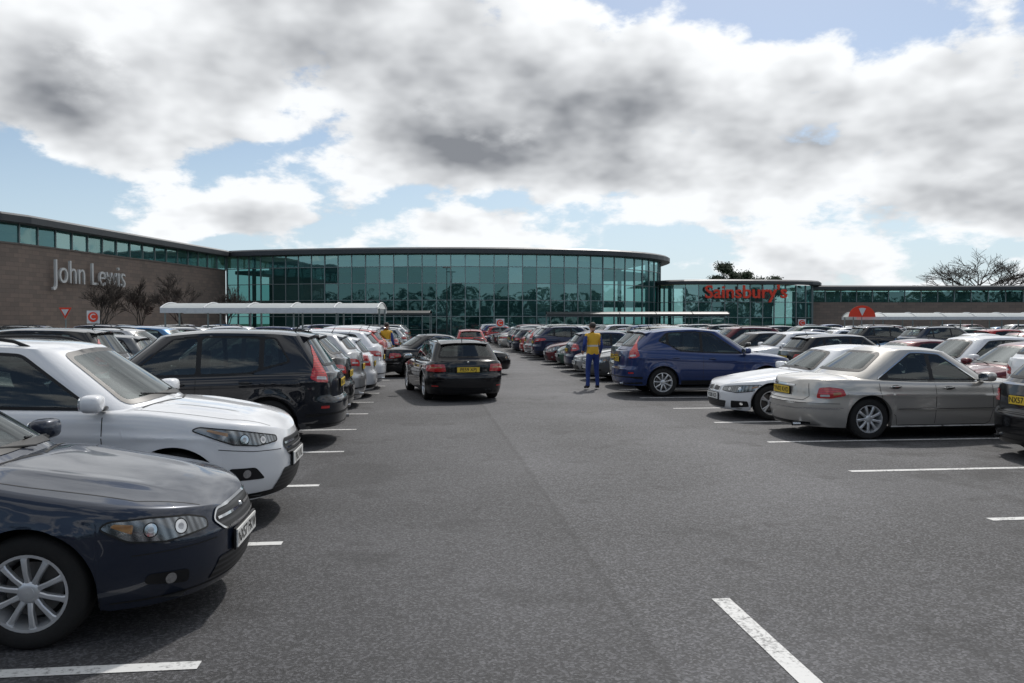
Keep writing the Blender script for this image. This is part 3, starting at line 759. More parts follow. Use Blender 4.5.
place('hatch','red_hatchback_car',2.4,44,-90,'red')
rightcar('saloon','silver_saloon_car',12.45,False,'champagne',5.70,1)
rightcar('coupe','white_coupe_car',14.95,True,'white',5.56,0)
rightcar('suv_round','blue_suv_car',19.80,False,'blue',4.76,0)
rightcar('hatch','black_hatchback_car',9.60,False,'black',7.72,0)
rightcar('suv','parked_car',22.4,False,'grey',5.3)
rightcar('hatch','parked_car',24.8,True,'grey',5.0)
rightcar('estate','parked_car',27.1,True,'silver',5.1)
rightcar('small','parked_car',29.5,False,'navy',5.2)
cols=['silver','silver','grey','black','black','navy','blue','white','white','red','graphite','lightblue','burg','green','grey','champagne']
kinds=['hatch','small','suv','suv_tall','estate','saloon','mpv','coupe','suv_round','small']
rng=random.Random(21)
def row(side,xe,y0,y1,fill=.93):
    y=y0
    while y<y1:
        skip = (-17<xe<-1 and 44<y<51) or (xe>28 and 54<y<61)
        if rng.random()<fill and not skip:
            k=rng.choice(kinds); c=rng.choice(cols); nose=rng.random()<.4; jitter=rng.uniform(-.15,.25)
            if side=='L': leftcar(k,'parked_car',y+rng.uniform(-.1,.1),nose,c,xe-jitter,rng.uniform(-1.2,1.2))
            else: rightcar(k,'parked_car',y+rng.uniform(-.1,.1),nose,c,xe+jitter,rng.uniform(-1.2,1.2))
        y+=2.38
row('L',-1.3,27.4,84); row('R',5.3,32,84)
row('R',-10.8,3,84)
row('L',-17.1,5,84); row('R',-26.8,7,84); 
row('L',14.9,10.5,84); row('R',21.1,12,84); row('L',30.8,15,84); row('R',37.0,18,84); row('L',46.8,22,84); row('R',53,25,84)
row('L',-1.4,-18,.6,.8); row('R',5.4,-18,1.0,.8); row('R',-10.8,-18,.5,.8)

# ------------------------------------------------------------------ ground
def grass_mat():
    m,b=newmat('grass'); p=b.pos(); n=b.noise(p,.6,4,.7); c=b.mix(n,(.03,.055,.015),(.07,.10,.03)); b.out(b.bsdf(Base_Color=c,Roughness=.9)); return m
def asphalt_mat():
    m,b=newmat('asphalt'); p=b.pos(); s=b.n('ShaderNodeSeparateXYZ'); b.put(s.inputs[0],p)
    v=b.n('ShaderNodeTexVoronoi'); v.voronoi_dimensions='2D'; b.put(v.inputs['Vector'],p); v.inputs['Scale'].default_value=75
    sc=b.n('ShaderNodeSeparateColor'); b.put(sc.inputs[0],v.outputs['Color'])
    mid=b.noise(p,7,4,.65); big=b.noise(p,.28,2,.6); pat=b.noise(p,1.1,4,.65)
    stone=b.m('POWER', sc.outputs[0], 2.2)
    val=b.m('ADD', b.m('MULTIPLY',stone,.085), .020)
    val=b.m('ADD', val, b.m('MULTIPLY_ADD',mid,.044,-.014))
    val=b.m('ADD', val, b.m('MULTIPLY_ADD',big,.11,-.045))
    edge=b.m('ADD', s.outputs[0], b.m('MULTIPLY', mid, .05))
    seam=b.ss(1.24,1.34,edge)
    val=b.m('MULTIPLY', val, b.m('MULTIPLY_ADD',seam,.24,.86))
    ln=b.m('MULTIPLY', b.ss(1.22,1.26,edge), b.ss(1.32,1.28,edge))
    val=b.m('MULTIPLY', val, b.m('MULTIPLY_ADD',ln,-.2,1.0))
    # second laying joint, lighter strip far right of the aisle, and a trench repair across it
    seam2=b.ss(4.55,4.62,edge); val=b.m('MULTIPLY', val, b.m('MULTIPLY_ADD',seam2,-.12,1.0))
    tr=b.m('SINE', b.m('MULTIPLY', s.outputs[0], 2.1)); val=b.m('MULTIPLY', val, b.m('MULTIPLY_ADD',tr,.06,1.0))
    oil=b.ss(.54,.68,pat); val=b.m('MULTIPLY', val, b.m('MULTIPLY_ADD',oil,-.36,1.0))
    bay=b.m('ADD', b.ss(-.9,-2.0,s.outputs[0]), b.ss(5.2,6.2,s.outputs[0]),cl=True)
    dark=b.m('MULTIPLY', b.ss(.46,.58,pat), bay); val=b.m('MULTIPLY', val, b.m('MULTIPLY_ADD',dark,-.34,1.0))
    # damp oil mark outside the empty bay on the left
    dx=b.m('ADD', s.outputs[0], .85); dy=b.m('SUBTRACT', s.outputs[1], 9.6)
    rr=b.m('ADD', b.m('SQRT', b.m('ADD', b.m('MULTIPLY',dx,b.m('MULTIPLY',dx,1.6)), b.m('MULTIPLY',dy,b.m('MULTIPLY',dy,.8)))), b.m('MULTIPLY', mid, .5))
    st=b.ss(1.05,.80,rr); val=b.m('MULTIPLY', val, b.m('MULTIPLY_ADD',st,-.30,1.0))
    cc=b.n('ShaderNodeCombineColor'); b.put(cc.inputs[0],val); b.put(cc.inputs[1],val); b.put(cc.inputs[2],b.m('MULTIPLY',val,1.07))
    pr=b.bsdf(Base_Color=cc.outputs[0],Roughness=b.m('MULTIPLY_ADD',mid,.2,.66),Specular_IOR_Level=.4)
    b.put(pr.inputs['Normal'], b.bump(b.noise(p,130,1,.7),.8,.007)); b.out(pr); return m
def line_mat():
    m,b=newmat('white_line_paint'); p=b.pos(); w=b.noise(p,28,5,.75); w2=b.noise(p,2.2,3,.6)
    k=b.ss(.50,.66,b.m('ADD',b.m('MULTIPLY',w,.7),b.m('MULTIPLY',w2,.35)))
    c=b.mix(k,(.58,.58,.57),(.14,.14,.14)); b.out(b.bsdf(Base_Color=c,Roughness=.7)); return m
M_ASPH=asphalt_mat(); M_LN=line_mat(); M_GRASS=grass_mat()
g=MB(); g.add([(-1500,-1500,-.012),(1500,-1500,-.012),(1500,1500,-.012),(-1500,1500,-.012)],[(0,1,2,3)]); g.obj('ground',[M_GRASS])
g=MB(); g.add([(-120,-40,0),(140,-40,0),(140,150,0),(-120,150,0)],[(0,1,2,3)]); g.obj('car_park_asphalt',[M_ASPH])
g=MB()
def ln(x0,y0,x1,y1): g.add([(x0,y0,.004),(x1,y0,.004),(x1,y1,.004),(x0,y1,.004)],[(0,1,2,3)])
for k in range(-10,36):
    yL=4.25+2.33*k; yR=6.69+2.38*k
    ln(-6.05,yL,-1.15+rng.uniform(-.04,.04),yL+.10); ln(5.15+rng.uniform(-.05,.05),yR,9.95,yR+.10); ln(-11.0,yL,-6.25,yL+.10); ln(10.15,yR,14.95,yR+.1)
    for xo in(-21.9,-26.8,21.1,26.0,37,41.9): ln(xo,yR,xo+4.7,yR+.1)
ln(1.85,2.9,1.97,4.98); ln(1.85,-4,1.97,-1.9)
g.obj('bay_markings',[M_LN])

# ------------------------------------------------------------------ camera-relative lateral/depth coordinates for the buildings, worked out from image pixels
YAW=radians(6.2)
def P2(l,d): return (l*cos(YAW)+d*sin(YAW), -l*sin(YAW)+d*cos(YAW))
def stone_mat():
    m,b=newmat('sandstone_blocks'); o=b.pos()
    br=b.n('ShaderNodeTexBrick'); 
    s=b.n('ShaderNodeSeparateXYZ'); b.put(s.inputs[0],o); cv=b.n('ShaderNodeCombineXYZ'); b.put(cv.inputs[0],b.m('ADD',s.outputs[1],b.m('MULTIPLY',s.outputs[0],.9))); b.put(cv.inputs[1],s.outputs[2])
    b.put(br.inputs['Vector'],cv.outputs[0]); br.inputs['Scale'].default_value=1.0; br.inputs['Brick Width'].default_value=1.1; br.inputs['Row Height'].default_value=.42; br.inputs['Mortar Size'].default_value=.014
    br.inputs['Color1'].default_value=(.27,.205,.165,1); br.inputs['Color2'].default_value=(.19,.15,.125,1); br.inputs['Mortar'].default_value=(.12,.10,.085,1); br.inputs['Bias'].default_value=-.1
    n=b.noise(o,.5,4,.65); c=b.mix(b.m('MULTIPLY',n,.5),br.outputs[0],(.17,.135,.115)); b.out(b.bsdf(Base_Color=c,Roughness=.85)); return m
def facade_glass():
    m,b=newmat('facade_glass'); o=b.pos()
    info=b.n('ShaderNodeAttribute'); info.attribute_name='pane'; pv=info.outputs['Fac']
    tr=b.n('ShaderNodeBsdfTransparent'); b.put(tr.inputs[0], b.mix(pv,(.12,.36,.34),(.45,.76,.74)))
    gl=b.n('ShaderNodeBsdfGlossy'); b.put(gl.inputs[0], b.mix(pv,(.26,.50,.49),(.60,.90,.88))); gl.inputs['Roughness'].default_value=.02
    b.put(gl.inputs['Normal'], b.bump(b.noise(o,.35,1,.5),.35,.08))
    df=b.n('ShaderNodeBsdfDiffuse'); b.put(df.inputs[0], b.mix(pv,(.010,.055,.055),(.13,.35,.34)))
    fr=b.n('ShaderNodeFresnel'); fr.inputs[0].default_value=1.5
    m1=b.n('ShaderNodeMixShader'); m1.inputs[0].default_value=.34; b.nt.links.new(tr.outputs[0],m1.inputs[1]); b.nt.links.new(df.outputs[0],m1.inputs[2])
    m2=b.n('ShaderNodeMixShader'); b.put(m2.inputs[0], b.m('ADD',b.m('MULTIPLY_ADD',fr.outputs[0],.9,.08,cl=True),b.m('MULTIPLY',pv,.16))); b.nt.links.new(m1.outputs[0],m2.inputs[1]); b.nt.links.new(gl.outputs[0],m2.inputs[2])
    b.out(m2); return m
M_STONE=stone_mat(); M_FG=facade_glass(); M_ROOF=simple('roof_metal',(.05,.055,.06),.45,.3,var=.2,scale=.3); M_MULL=simple('mullion_aluminium',(.24,.28,.28),.4,.4)
M_SOFF=simple('soffit_panel',(.16,.165,.165),.6); M_SLAB=simple('floor_slab',(.35,.36,.34),.8); M_BACK=simple('interior_wall',(.15,.16,.16),.8,scale=.25,var=.6)
M_WHITE=simple('white_painted_steel',(.62,.64,.65),.5); M_SIGNRED=simple('sign_red',(.72,.045,.012),.45,var=.05); M_SIGNGREY=simple('sign_metal',(.66,.66,.64),.4,.1,var=.05)
M_DARKFR=simple('dark_frame',(.03,.035,.035),.5)

def resample(pts,step):
    P=[Vector(p) for p in pts]; o=[]
    n=len(P)
    for i in range(n-1):
        p0=P[max(i-1,0)];p1=P[i];p2=P[i+1];p3=P[min(i+2,n-1)]
        for k in range(20):
            t=k/20; o.append(.5*((2*p1)+(-p0+p2)*t+(2*p0-5*p1+4*p2-p3)*t*t+(-p0+3*p1-3*p2+p3)*t**3))
    o.append(P[-1]); r=[o[0]]; acc=0
    for i in range(1,len(o)):
        a=o[i-1]; l=(o[i]-a).length
        while acc+l>=step:
            t=(step-acc)/l; a=a+(o[i]-a)*t; r.append(a.copy()); l=(o[i]-a).length; acc=0
        acc+=l
    if (r[-1]-o[-1]).length>step*.4: r.append(o[-1])
    return r
def offs(pl,d):
    o=[]
    for i in range(len(pl)):
        t=(pl[min(i+1,len(pl)-1)]-pl[max(i-1,0)]).normalized(); o.append(pl[i]+Vector((t.y,-t.x))*d)
    return o
def W3(p,z): x,y=P2(p[0],p[1]); return (x,y,z)
def curtain(mb,fr,pl,zs,bright,depth=9,floors=(4.6,)):
    r=random.Random(5); drift=0
    for i in range(len(pl)-1):
        drift=clamp(drift+r.uniform(-.14,.14),-.3,.25)
        for k in range(len(zs)-1):
            j=Vector(((pl[i+1]-pl[i]).normalized().y,-(pl[i+1]-pl[i]).normalized().x))*r.uniform(-.03,.03)
            a,b_=pl[i]+j,pl[i+1]-j
            mb.add([W3(a,zs[k]),W3(b_,zs[k]),W3(b_,zs[k+1]),W3(a,zs[k+1])],[(0,1,2,3)],0)
            blind = .3 if r.random()<.08 else 0
            mb.pane.append(clamp(bright[k]+drift+blind+r.uniform(-.16,.16)))
    for i,p in enumerate(pl):
        q=W3(p,0); t=(pl[min(i+1,len(pl)-1)]-pl[max(i-1,0)]); ang=atan2(t.y,t.x)-YAW
        fr.box((q[0],q[1],(zs[0]+zs[-1])/2),(.11,.26,zs[-1]-zs[0]),0,ang)
    for z in zs[1:-1]:
        for i in range(len(pl)-1):
            a=Vector(W3(pl[i],z)); b_=Vector(W3(pl[i+1],z)); t=b_-a; c=(a+b_)/2
            fr.box(c,(t.length,.14,.09),0,atan2(t.y,t.x))
    bk=offs(pl,-depth)
    n=len(pl)
    for i in range(n-1):
        fr.add([W3(bk[i],0),W3(bk[i+1],0),W3(bk[i+1],zs[-1]),W3(bk[i],zs[-1])],[(0,1,2,3)],2)
        for f in floors:
            q=offs([pl[i],pl[i+1]],-1.6)
            fr.add([W3(q[0],f),W3(q[1],f),W3(bk[i+1],f),W3(bk[i],f),W3(q[0],f-.5),W3(q[1],f-.5),W3(bk[i+1],f-.5),W3(bk[i],f-.5)],[(0,1,2,3),(4,5,6,7),(0,1,5,4)],1)
    cl=offs(pl,-1.1)
    for i in range(2,n-2,4):
        q=W3(cl[i],0); fr.tube([(q[0],q[1],0),(q[0],q[1],zs[-1])],.28,12,1,False)
class MBP(MB):
    def __init__(s): super().__init__(); s.pane=[]
def panes_obj(mb,name,parent):
    ob=mb.obj(name,[M_FG],parent=parent)
    at=ob.data.attributes.new('pane','FLOAT','FACE'); at.data.foreach_set('value',mb.pane); return ob
def roofslab(mb,front,back,z,th,over):
    f=offs(front,over); n=len(f)
    top=[W3(p,z) for p in f]; bot=[W3(p,z-th) for p in f]; f2=offs(front,over-.35); up=[W3(p,z+.22) for p in f2]; bk=[W3(p,z+.3) for p in back]; bb=[W3(p,z-th) for p in offs(front,-.3)]
    mb.add(top+bot,[(i,i+1,n+i+1,n+i) for i in range(n-1)],0)
    mb.add(top+up,[(i,i+1,n+i+1,n+i) for i in range(n-1)],0)
    mb.add(bot+bb,[(i,i+1,n+i+1,n+i) for i in range(n-1)],1)
    mb.add(up+bk,[(i,i+1,n+i+1,n+i) for i in range(n-1)],0)

def empty(name):
    e=bpy.data.objects.new(name,None); COL.objects.link(e); return e
# --- department store
st=empty('department_store')
left=[Vector(p) for p in [(-75,66),(-60,69),(-50,71.5),(-47.2,74),(-46.2,79),(-45,87),(-43.6,96),(-42,106),(-40.7,114)]]
left=resample(left,2.4); 
front=resample([(-40.7,114),(-34,111.6),(-20,108.8),(-5,108.2),(8,110),(16,113.6),(21,119),(23.2,125),(23.2,134)],1.95)
wm=MB()
for i in range(len(left)-1):
    a,b_=left[i],left[i+1]
    wm.add([W3(a,0),W3(b_,0),W3(b_,9.3),W3(a,9.3)],[(0,1,2,3)],0)
    w=offs([a,b_],.10); wm.add([W3(w[0],9.22),W3(w[1],9.22),W3(w[1],9.38),W3(w[0],9.38)],[(0,1,2,3)],1)
    wm.add([W3(w[0],9.38),W3(w[1],9.38),W3(b_,9.38),W3(a,9.38)],[(0,1,2,3)],1)
    w=offs([a,b_],.12); wm.add([W3(w[0],0),W3(w[1],0),W3(w[1],.9),W3(w[0],.9)],[(0,1,2,3)],1); 
wm.obj('stone_wall',[M_STONE,simple('stone_course',(.18,.155,.135),.8)],parent=st)
gp=MBP(); fr=MB()
curtain(gp,fr,left,[9.38,11.15],[.75],6,())
curtain(gp,fr,front,[0,2.7,4.9,7.2,9.45,11.15],[.06,.24,.40,.46,.98],9,(4.9,9.3))
panes_obj(gp,'glazing',st); fr.obj('mullions_and_floors',[M_MULL,M_SLAB,M_BACK],parent=st)
rf=MB(); allp=left+front[1:]
back=[Vector((p.x*.8+(-6 if p.x<-41 else 0)-(6 if p.y<108 else 0), max(p.y+35,150))) for p in allp]
roofslab(rf,allp,back,11.75,.6,1.5); rf.obj('roof',[M_ROOF,M_SOFF],parent=st)
def sign(txt,name,mat,base,ang,width,thick,parent=None,bold=0.0,ysc=1.0):
    cu=bpy.data.curves.new(name,'FONT'); cu.body=txt; cu.extrude=thick; cu.offset=bold; cu.resolution_u=4
    ob=bpy.data.objects.new('tmp',cu); COL.objects.link(ob); dg=bpy.context.evaluated_depsgraph_get()
    me=bpy.data.meshes.new_from_object(ob.evaluated_get(dg)); bpy.data.objects.remove(ob)
    xs=[v.co.x for v in me.vertices]; sc=width/(max(xs)-min(xs)); x0=min(xs)
    for v in me.vertices: v.co=Vector(((v.co.x-x0)*sc,v.co.y*sc*ysc,v.co.z))
    o=bpy.data.objects.new(name,me); COL.objects.link(o); me.materials.clear(); me.materials.append(mat)
    o.location=base; o.rotation_euler=(pi/2,0,ang)
    if parent: o.parent=parent
    return o
a=Vector((-45.85,79.2)); b_=Vector((-44.2,90.6)); A=Vector(P2(*a)); B=Vector(P2(*b_)); dd=B-A
s1=sign('John Lewis','store_sign_letters',M_SIGNGREY,(A.x+.2,A.y,5.85),atan2(dd.y,dd.x),dd.length,.12,ysc=1.3,bold=-.006)
# --- supermarket
sp=empty('supermarket_building')
sf_=resample([(21.5,124),(24,119),(28,117.5),(36,117.6),(43,119.5),(46,122),(47,127)],1.9)
gp=MBP(); fr=MB(); curtain(gp,fr,sf_,[0,2.6,4.9,7.45],[.15,.4,.55],6,())
panes_obj(gp,'glazing',sp); fr.obj('mullions_and_floors',[M_MULL,M_SLAB,M_BACK],parent=sp)
rf=MB(); roofslab(rf,sf_,[Vector((p.x,150)) for p in sf_],7.95,.4,1.3); rf.obj('roof',[M_ROOF,M_SOFF],parent=sp)
q=P2(28.0,115.7); s2=sign("Sainsbury's",'supermarket_sign_letters',M_SIGNRED,(q[0],q[1],5.45),-YAW,11.9,.16,bold=.016,ysc=.95)
# --- wing on right
wg=empty('brick_wing_building'); rt=resample([(47,126),(60,127),(80,126),(110,120)],2.6)
wm=MB()
for i in range(len(rt)-1):
    a,b_=rt[i],rt[i+1]; wm.add([W3(a,0),W3(b_,0),W3(b_,5.1),W3(a,5.1)],[(0,1,2,3)],0)
wm.obj('stone_wall',[M_STONE],parent=wg)
gp=MBP(); fr=MB(); curtain(gp,fr,rt,[5.1,7.0],[.40],6,())
panes_obj(gp,'glazing',wg); fr.obj('mullions_and_floors',[M_MULL,M_SLAB,M_BACK],parent=wg)
rf=MB(); roofslab(rf,rt,[Vector((p.x,150)) for p in rt],7.5,.45,1.3); rf.obj('roof',[M_ROOF,M_SOFF],parent=wg)

# ------------------------------------------------------------------ shelters
def poly_roof_mat():
    m,b=newmat('polycarbonate_roof'); o=b.obj(); n=b.noise(o,1.2,3,.6)
    d=b.bsdf(Base_Color=b.mix(n,(.50,.54,.54),(.68,.71,.70)),Roughness=.35)
    t=b.n('ShaderNodeBsdfTranslucent'); t.inputs[0].default_value=(.7,.75,.74,1)
    mx=b.n('ShaderNodeMixShader'); mx.inputs[0].default_value=.35; b.nt.links.new(d.outputs[0],mx.inputs[1]); b.nt.links.new(t.outputs[0],mx.inputs[2]); b.out(mx); return m
M_POLY=poly_roof_mat()
def shelter(name,l0,l1,d,z,dep=3.2,thick=.28,step=2.1,dark=False):
    mb=MB(); n=max(2,int((l1-l0)/step))
    N=8
    for k in range(N):
        a0=d-dep/2+dep*k/N; a1=d-dep/2+dep*(k+1)/N
        h=lambda t: z+.32*(1-((t-d)/(dep/2))**2)
        mb.add([W3((l0,a0),h(a0)),W3((l1,a0),h(a0)),W3((l1,a1),h(a1)),W3((l0,a1),h(a1))],[(0,1,2,3)],0)
    for dd_ in(d-dep/2,d+dep/2):
        c=P2((l0+l1)/2,dd_); mb.box((c[0],c[1],z-thick/2+.02),(l1-l0,.10,thick),1,-YAW)
    for i in range(n+1):
        l=lerp(l0,l1,i/n)
        for dd_ in(d-dep*.3,d+dep*.3):
            q=P2(l,dd_); mb.tube([(q[0],q[1],0),(q[0],q[1],z)],.05,8,2)
        pl=[W3((l,lerp(d-dep/2,d+dep/2,t/8)),z+.32*(1-(2*t/8-1)**2)+.03) for t in range(9)]
        mb.tube(pl,.035,6,1)
        if i<n:
            for zz in(.35,1.0):
                q0=P2(l,d-dep*.3); q1=P2(lerp(l0,l1,(i+1)/n),d-dep*.3); mb.tube([(q0[0],q0[1],zz),(q1[0],q1[1],zz)],.022,6,2)
    mb.obj(name,[M_POLY if not dark else M_DARKFR,M_WHITE if not dark else M_DARKFR,M_MULL],True)
shelter('trolley_shelter',-19.6,-7.5,46,2.62)
shelter('trolley_shelter',25.8,46,61,2.25,2.6,.22)
shelter('entrance_canopy',4.5,28,104,2.95,3,.30,4.5,True)
shelter('entrance_canopy',-17,-10,98,3.0,3,.25,3.5,True)
# ------------------------------------------------------------------ signs
def pole_sign(name,l,d,h,kind):
    mb=MB(); q=Vector((*P2(l,d),0)); mb.tube([q,q+Vector((0,0,h))],.035,8,0)
    ex=Vector((cos(YAW),-sin(YAW),0)); ey=Vector((-sin(YAW),-cos(YAW),0))
    def plate(pl,off,mat,zc):
        n=len(pl); f=[q+ex*a+Vector((0,0,zc+b_))+ey*off for a,b_ in pl]; k=[v-ey*.02 for v in f]
        mb.add(f+k,[tuple(range(n)),tuple(range(2*n-1,n-1,-1))]+[(i,(i+1)%n,n+(i+1)%n,n+i) for i in range(n)],mat)
    if kind=='bay':
        plate([(-.32,-.32),(.32,-.32),(.32,.32),(-.32,.32)],.05,1,h-.2)
        plate(circ(0,0,.25,20),.082,2,h-.2); vs,fs=text_geo('C'); mb.add([q+ex*v[0]*.42+Vector((0,0,h-.2+v[1]*.42))+ey*.09 for v in vs],fs,1)
    if kind=='yield':
        plate([(0,-.36),(.36,.27),(-.36,.27)],.05,2,h-.2); plate([(0,-.19),(.21,.17),(-.21,.17)],.082,1,h-.2)
    if kind=='fan':
        plate([(1.0*cos(pi*i/16),.85*sin(pi*i/16)) for i in range(17)],.05,2,h-.75)
        plate([(.78*cos(pi*i/16)*.9,.05+.62*sin(pi*i/16)) for i in range(6,11)]+[(0,.08)],.082,1,h-.75)
    mb.obj(name,[M_MULL,M_WHITE,M_SIGNRED])
pole_sign('bay_sign',-21.0,40,2.3,'bay'); pole_sign('bay_sign',-.9,60,2.0,'bay'); pole_sign('bay_sign',24,66,2.0,'bay')
pole_sign('give_way_sign',-25.2,45,2.6,'yield'); pole_sign('shelter_sign',25.9,59,3.0,'fan')
def lamp_post(l,d,h):
    mb=MB(); x,y=P2(l,d); mb.tube([(x,y,0),(x,y,1.2),(x,y,h)],[.09,.08,.045],10,0)
    mb.se((x+.25,y,h+.03),(.32,.14,.06),.6,0); mb.se((x-.25,y,h+.03),(.32,.14,.06),.6,0); mb.obj('street_lamp',[M_DARKFR],True)
lamp_post(-8.5,104,9.0)

# ------------------------------------------------------------------ trees
M_BARK=simple('bark',(.060,.050,.042),.9,scale=2); M_TWIG=simple('twigs',(.065,.052,.043),.9)
def bare_tree(name,l,d,H,Wd,seed,lv=6,kids=3,mn=.02,spread=.85,trunk=.2):
    r=random.Random(seed); segs=[]
    def br(p,dr,ln_,rad,lev):
        n=3; pts=[p.copy()]; dd=dr.copy()
        for i in range(n):
            dd=(dd+Vector((r.uniform(-1,1),r.uniform(-1,1),r.uniform(-.6,.9)))*.17).normalized(); pts.append(pts[-1]+dd*ln_/n)
        segs.append((pts,[lerp(rad,rad*.62,i/n) for i in range(n+1)],lev))
        if lev<=0: return
        k=kids+(1 if lev in(1,2) else 0)
        for i in range(k):
            t=r.uniform(.4,1) if i else 1
            idx=min(n-1,int(t*n)); bp=pts[idx].lerp(pts[idx+1],t*n-idx) if t<1 else pts[-1]
            perp=Vector((r.uniform(-1,1),r.uniform(-1,1),r.uniform(-.5,.5)))
            nd=(dd+perp*spread*r.uniform(.6,1.1)).normalized()
            br(bp,nd,ln_*r.uniform(.68,.9),max(rad*.58,mn),lev-1)
    br(Vector((0,0,0)),Vector((0,0,1)),1.0,trunk,lv)
    allp=[p for s_ in segs for p in s_[0]]; mz=max(p.z for p in allp); mx=max(abs(p.x) for p in allp)
    sz=H/mz; sx=Wd/2/mx; mb=MB(); X0,Y0=P2(l,d)
    for pts,rads,lev in segs:
        mb.tube([Vector((X0+p.x*sx,Y0+p.y*sx,p.z*sz)) for p in pts],rads,6 if rads[0]>.05 else 3,0 if lev>2 else 1,False)
    mb.obj(name,[M_BARK,M_TWIG],False)
bare_tree('bare_oak_tree',89.5,152,16.0,21,11,6,3,.035,.9,.6)
bare_tree('bare_tree',-38.2,74,6.8,5.2,5,6,3,.018,.8,.14); bare_tree('bare_tree',-35.0,75,6.2,4.2,8,6,3,.018,.7,.12); bare_tree('bare_tree',-31.0,75,6.8,5.6,13,6,3,.018,.8,.15)
bare_tree('bare_tree',-28.2,79,5.6,4.2,17,6,3,.018,.75,.12)
def leaf_mat():
    m,b=newmat('evergreen_foliage'); n=b.noise(b.pos(),.8,3,.6); b.out(b.bsdf(Base_Color=b.mix(n,(.018,.03,.014),(.05,.075,.03)),Roughness=.8)); return m
M_LEAF=leaf_mat()
def evergreen(name,l,d,h,w,seed):
    r=random.Random(seed); mb=MB(); x,y=P2(l,d); mb.tube([(x,y,0),(x,y,h*.9)],[.35,.08],8,0)
    cl=[]
    for i in range(16):
        t=r.uniform(.45,1); a=r.uniform(0,2*pi); rad=w*.5*sqrt(max(0,1-((t-.7)/.34)**2))*r.uniform(.3,1)
        c=Vector((x+rad*cos(a),y+rad*sin(a),h*t)); cl.append(c); mb.tube([(x,y,h*t*.8),c],[.1,.03],5,0)
    for c in cl:
        s=w*r.uniform(.13,.24)
        for k in range(420):
            v=Vector((r.gauss(0,1),r.gauss(0,1),r.gauss(0,.7)))*s*.5; p=c+v
            u=Vector((r.uniform(-1,1),r.uniform(-1,1),r.uniform(-1,1))).normalized()*.22; w_=u.orthogonal().normalized()*.14
            mb.add([p-u,p+w_,p+u,p-w_],[(0,1,2,3)],1)
    mb.obj(name,[M_BARK,M_LEAF])
evergreen('pine_tree',39.5,150,12.3,5,2); evergreen('pine_tree',43.5,152,11.2,6,4); evergreen('pine_tree',47,155,10.9,6,6); evergreen('pine_tree',50,154,10.6,5,9)
# unseen belt of trees, added to darken reflections in car sides and glass
r=random.Random(4); mb=MB()
for (xa,ya,xb,yb) in [(-110,-48,130,-48),(-110,-48,-110,60),(130,-48,130,90)]:
    n=int(math.hypot(xb-xa,yb-ya)/3.2)
    for i in range(n):
        x=lerp(xa,xb,i/n)+r.uniform(-2,2); y=lerp(ya,yb,i/n)+r.uniform(-2,2); h=r.uniform(8,14)
        mb.tube([(x,y,0),(x,y,h*.7)],[.25,.1],5,0,False)
        for k in range(150):
            v=Vector((r.gauss(0,1.5),r.gauss(0,1.5),h*r.uniform(.12,1)))+Vector((x,y,0)); u=Vector((r.uniform(-1,1),r.uniform(-1,1),r.uniform(-1,1))).normalized()*r.uniform(.5,.9); w_=u.orthogonal().normalized()*.5
            mb.add([v-u,v+w_,v+u,v-w_],[(0,1,2,3)],1)
mb.obj('unseen_tree_belt',[M_BARK,M_LEAF])

# ------------------------------------------------------------------ people
def skinned(pts,edges,rads,sub=2,root=0):
    me=bpy.data.meshes.new('sk'); me.from_pydata(pts,edges,[]); ob=bpy.data.objects.new('sk',me); COL.objects.link(ob)
    md=ob.modifiers.new('skin','SKIN'); md.use_smooth_shade=True
    for i,r in enumerate(rads):
        sv=me.skin_vertices[0].data[i]; sv.radius=r if isinstance(r,tuple) else (r,r); sv.use_root=(i==root)
    s2_=ob.modifiers.new('s','SUBSURF'); s2_.levels=sub; s2_.render_levels=sub
    dg=bpy.context.evaluated_depsgraph_get(); dg.update(); m2=bpy.data.meshes.new_from_object(ob.evaluated_get(dg))
    r=([v.co.copy() for v in m2.vertices],[tuple(p.vertices) for p in m2.polygons]); bpy.data.objects.remove(ob); return r
M_SKIN=simple('skin',(.42,.25,.18),.55,var=.06); M_HAIR=simple('hair',(.045,.035,.03),.7); M_BLUE=simple('work_trousers_blue',(.018,.045,.20),.8,bump=.01,scale=5)
M_VEST=simple('hi_vis_vest',(.72,.42,.03),.7,bump=.01,scale=5); M_SHOE=simple('shoe_leather',(.012,.012,.012),.5); M_STRIPE=simple('reflective_stripe',(.6,.6,.58),.3)
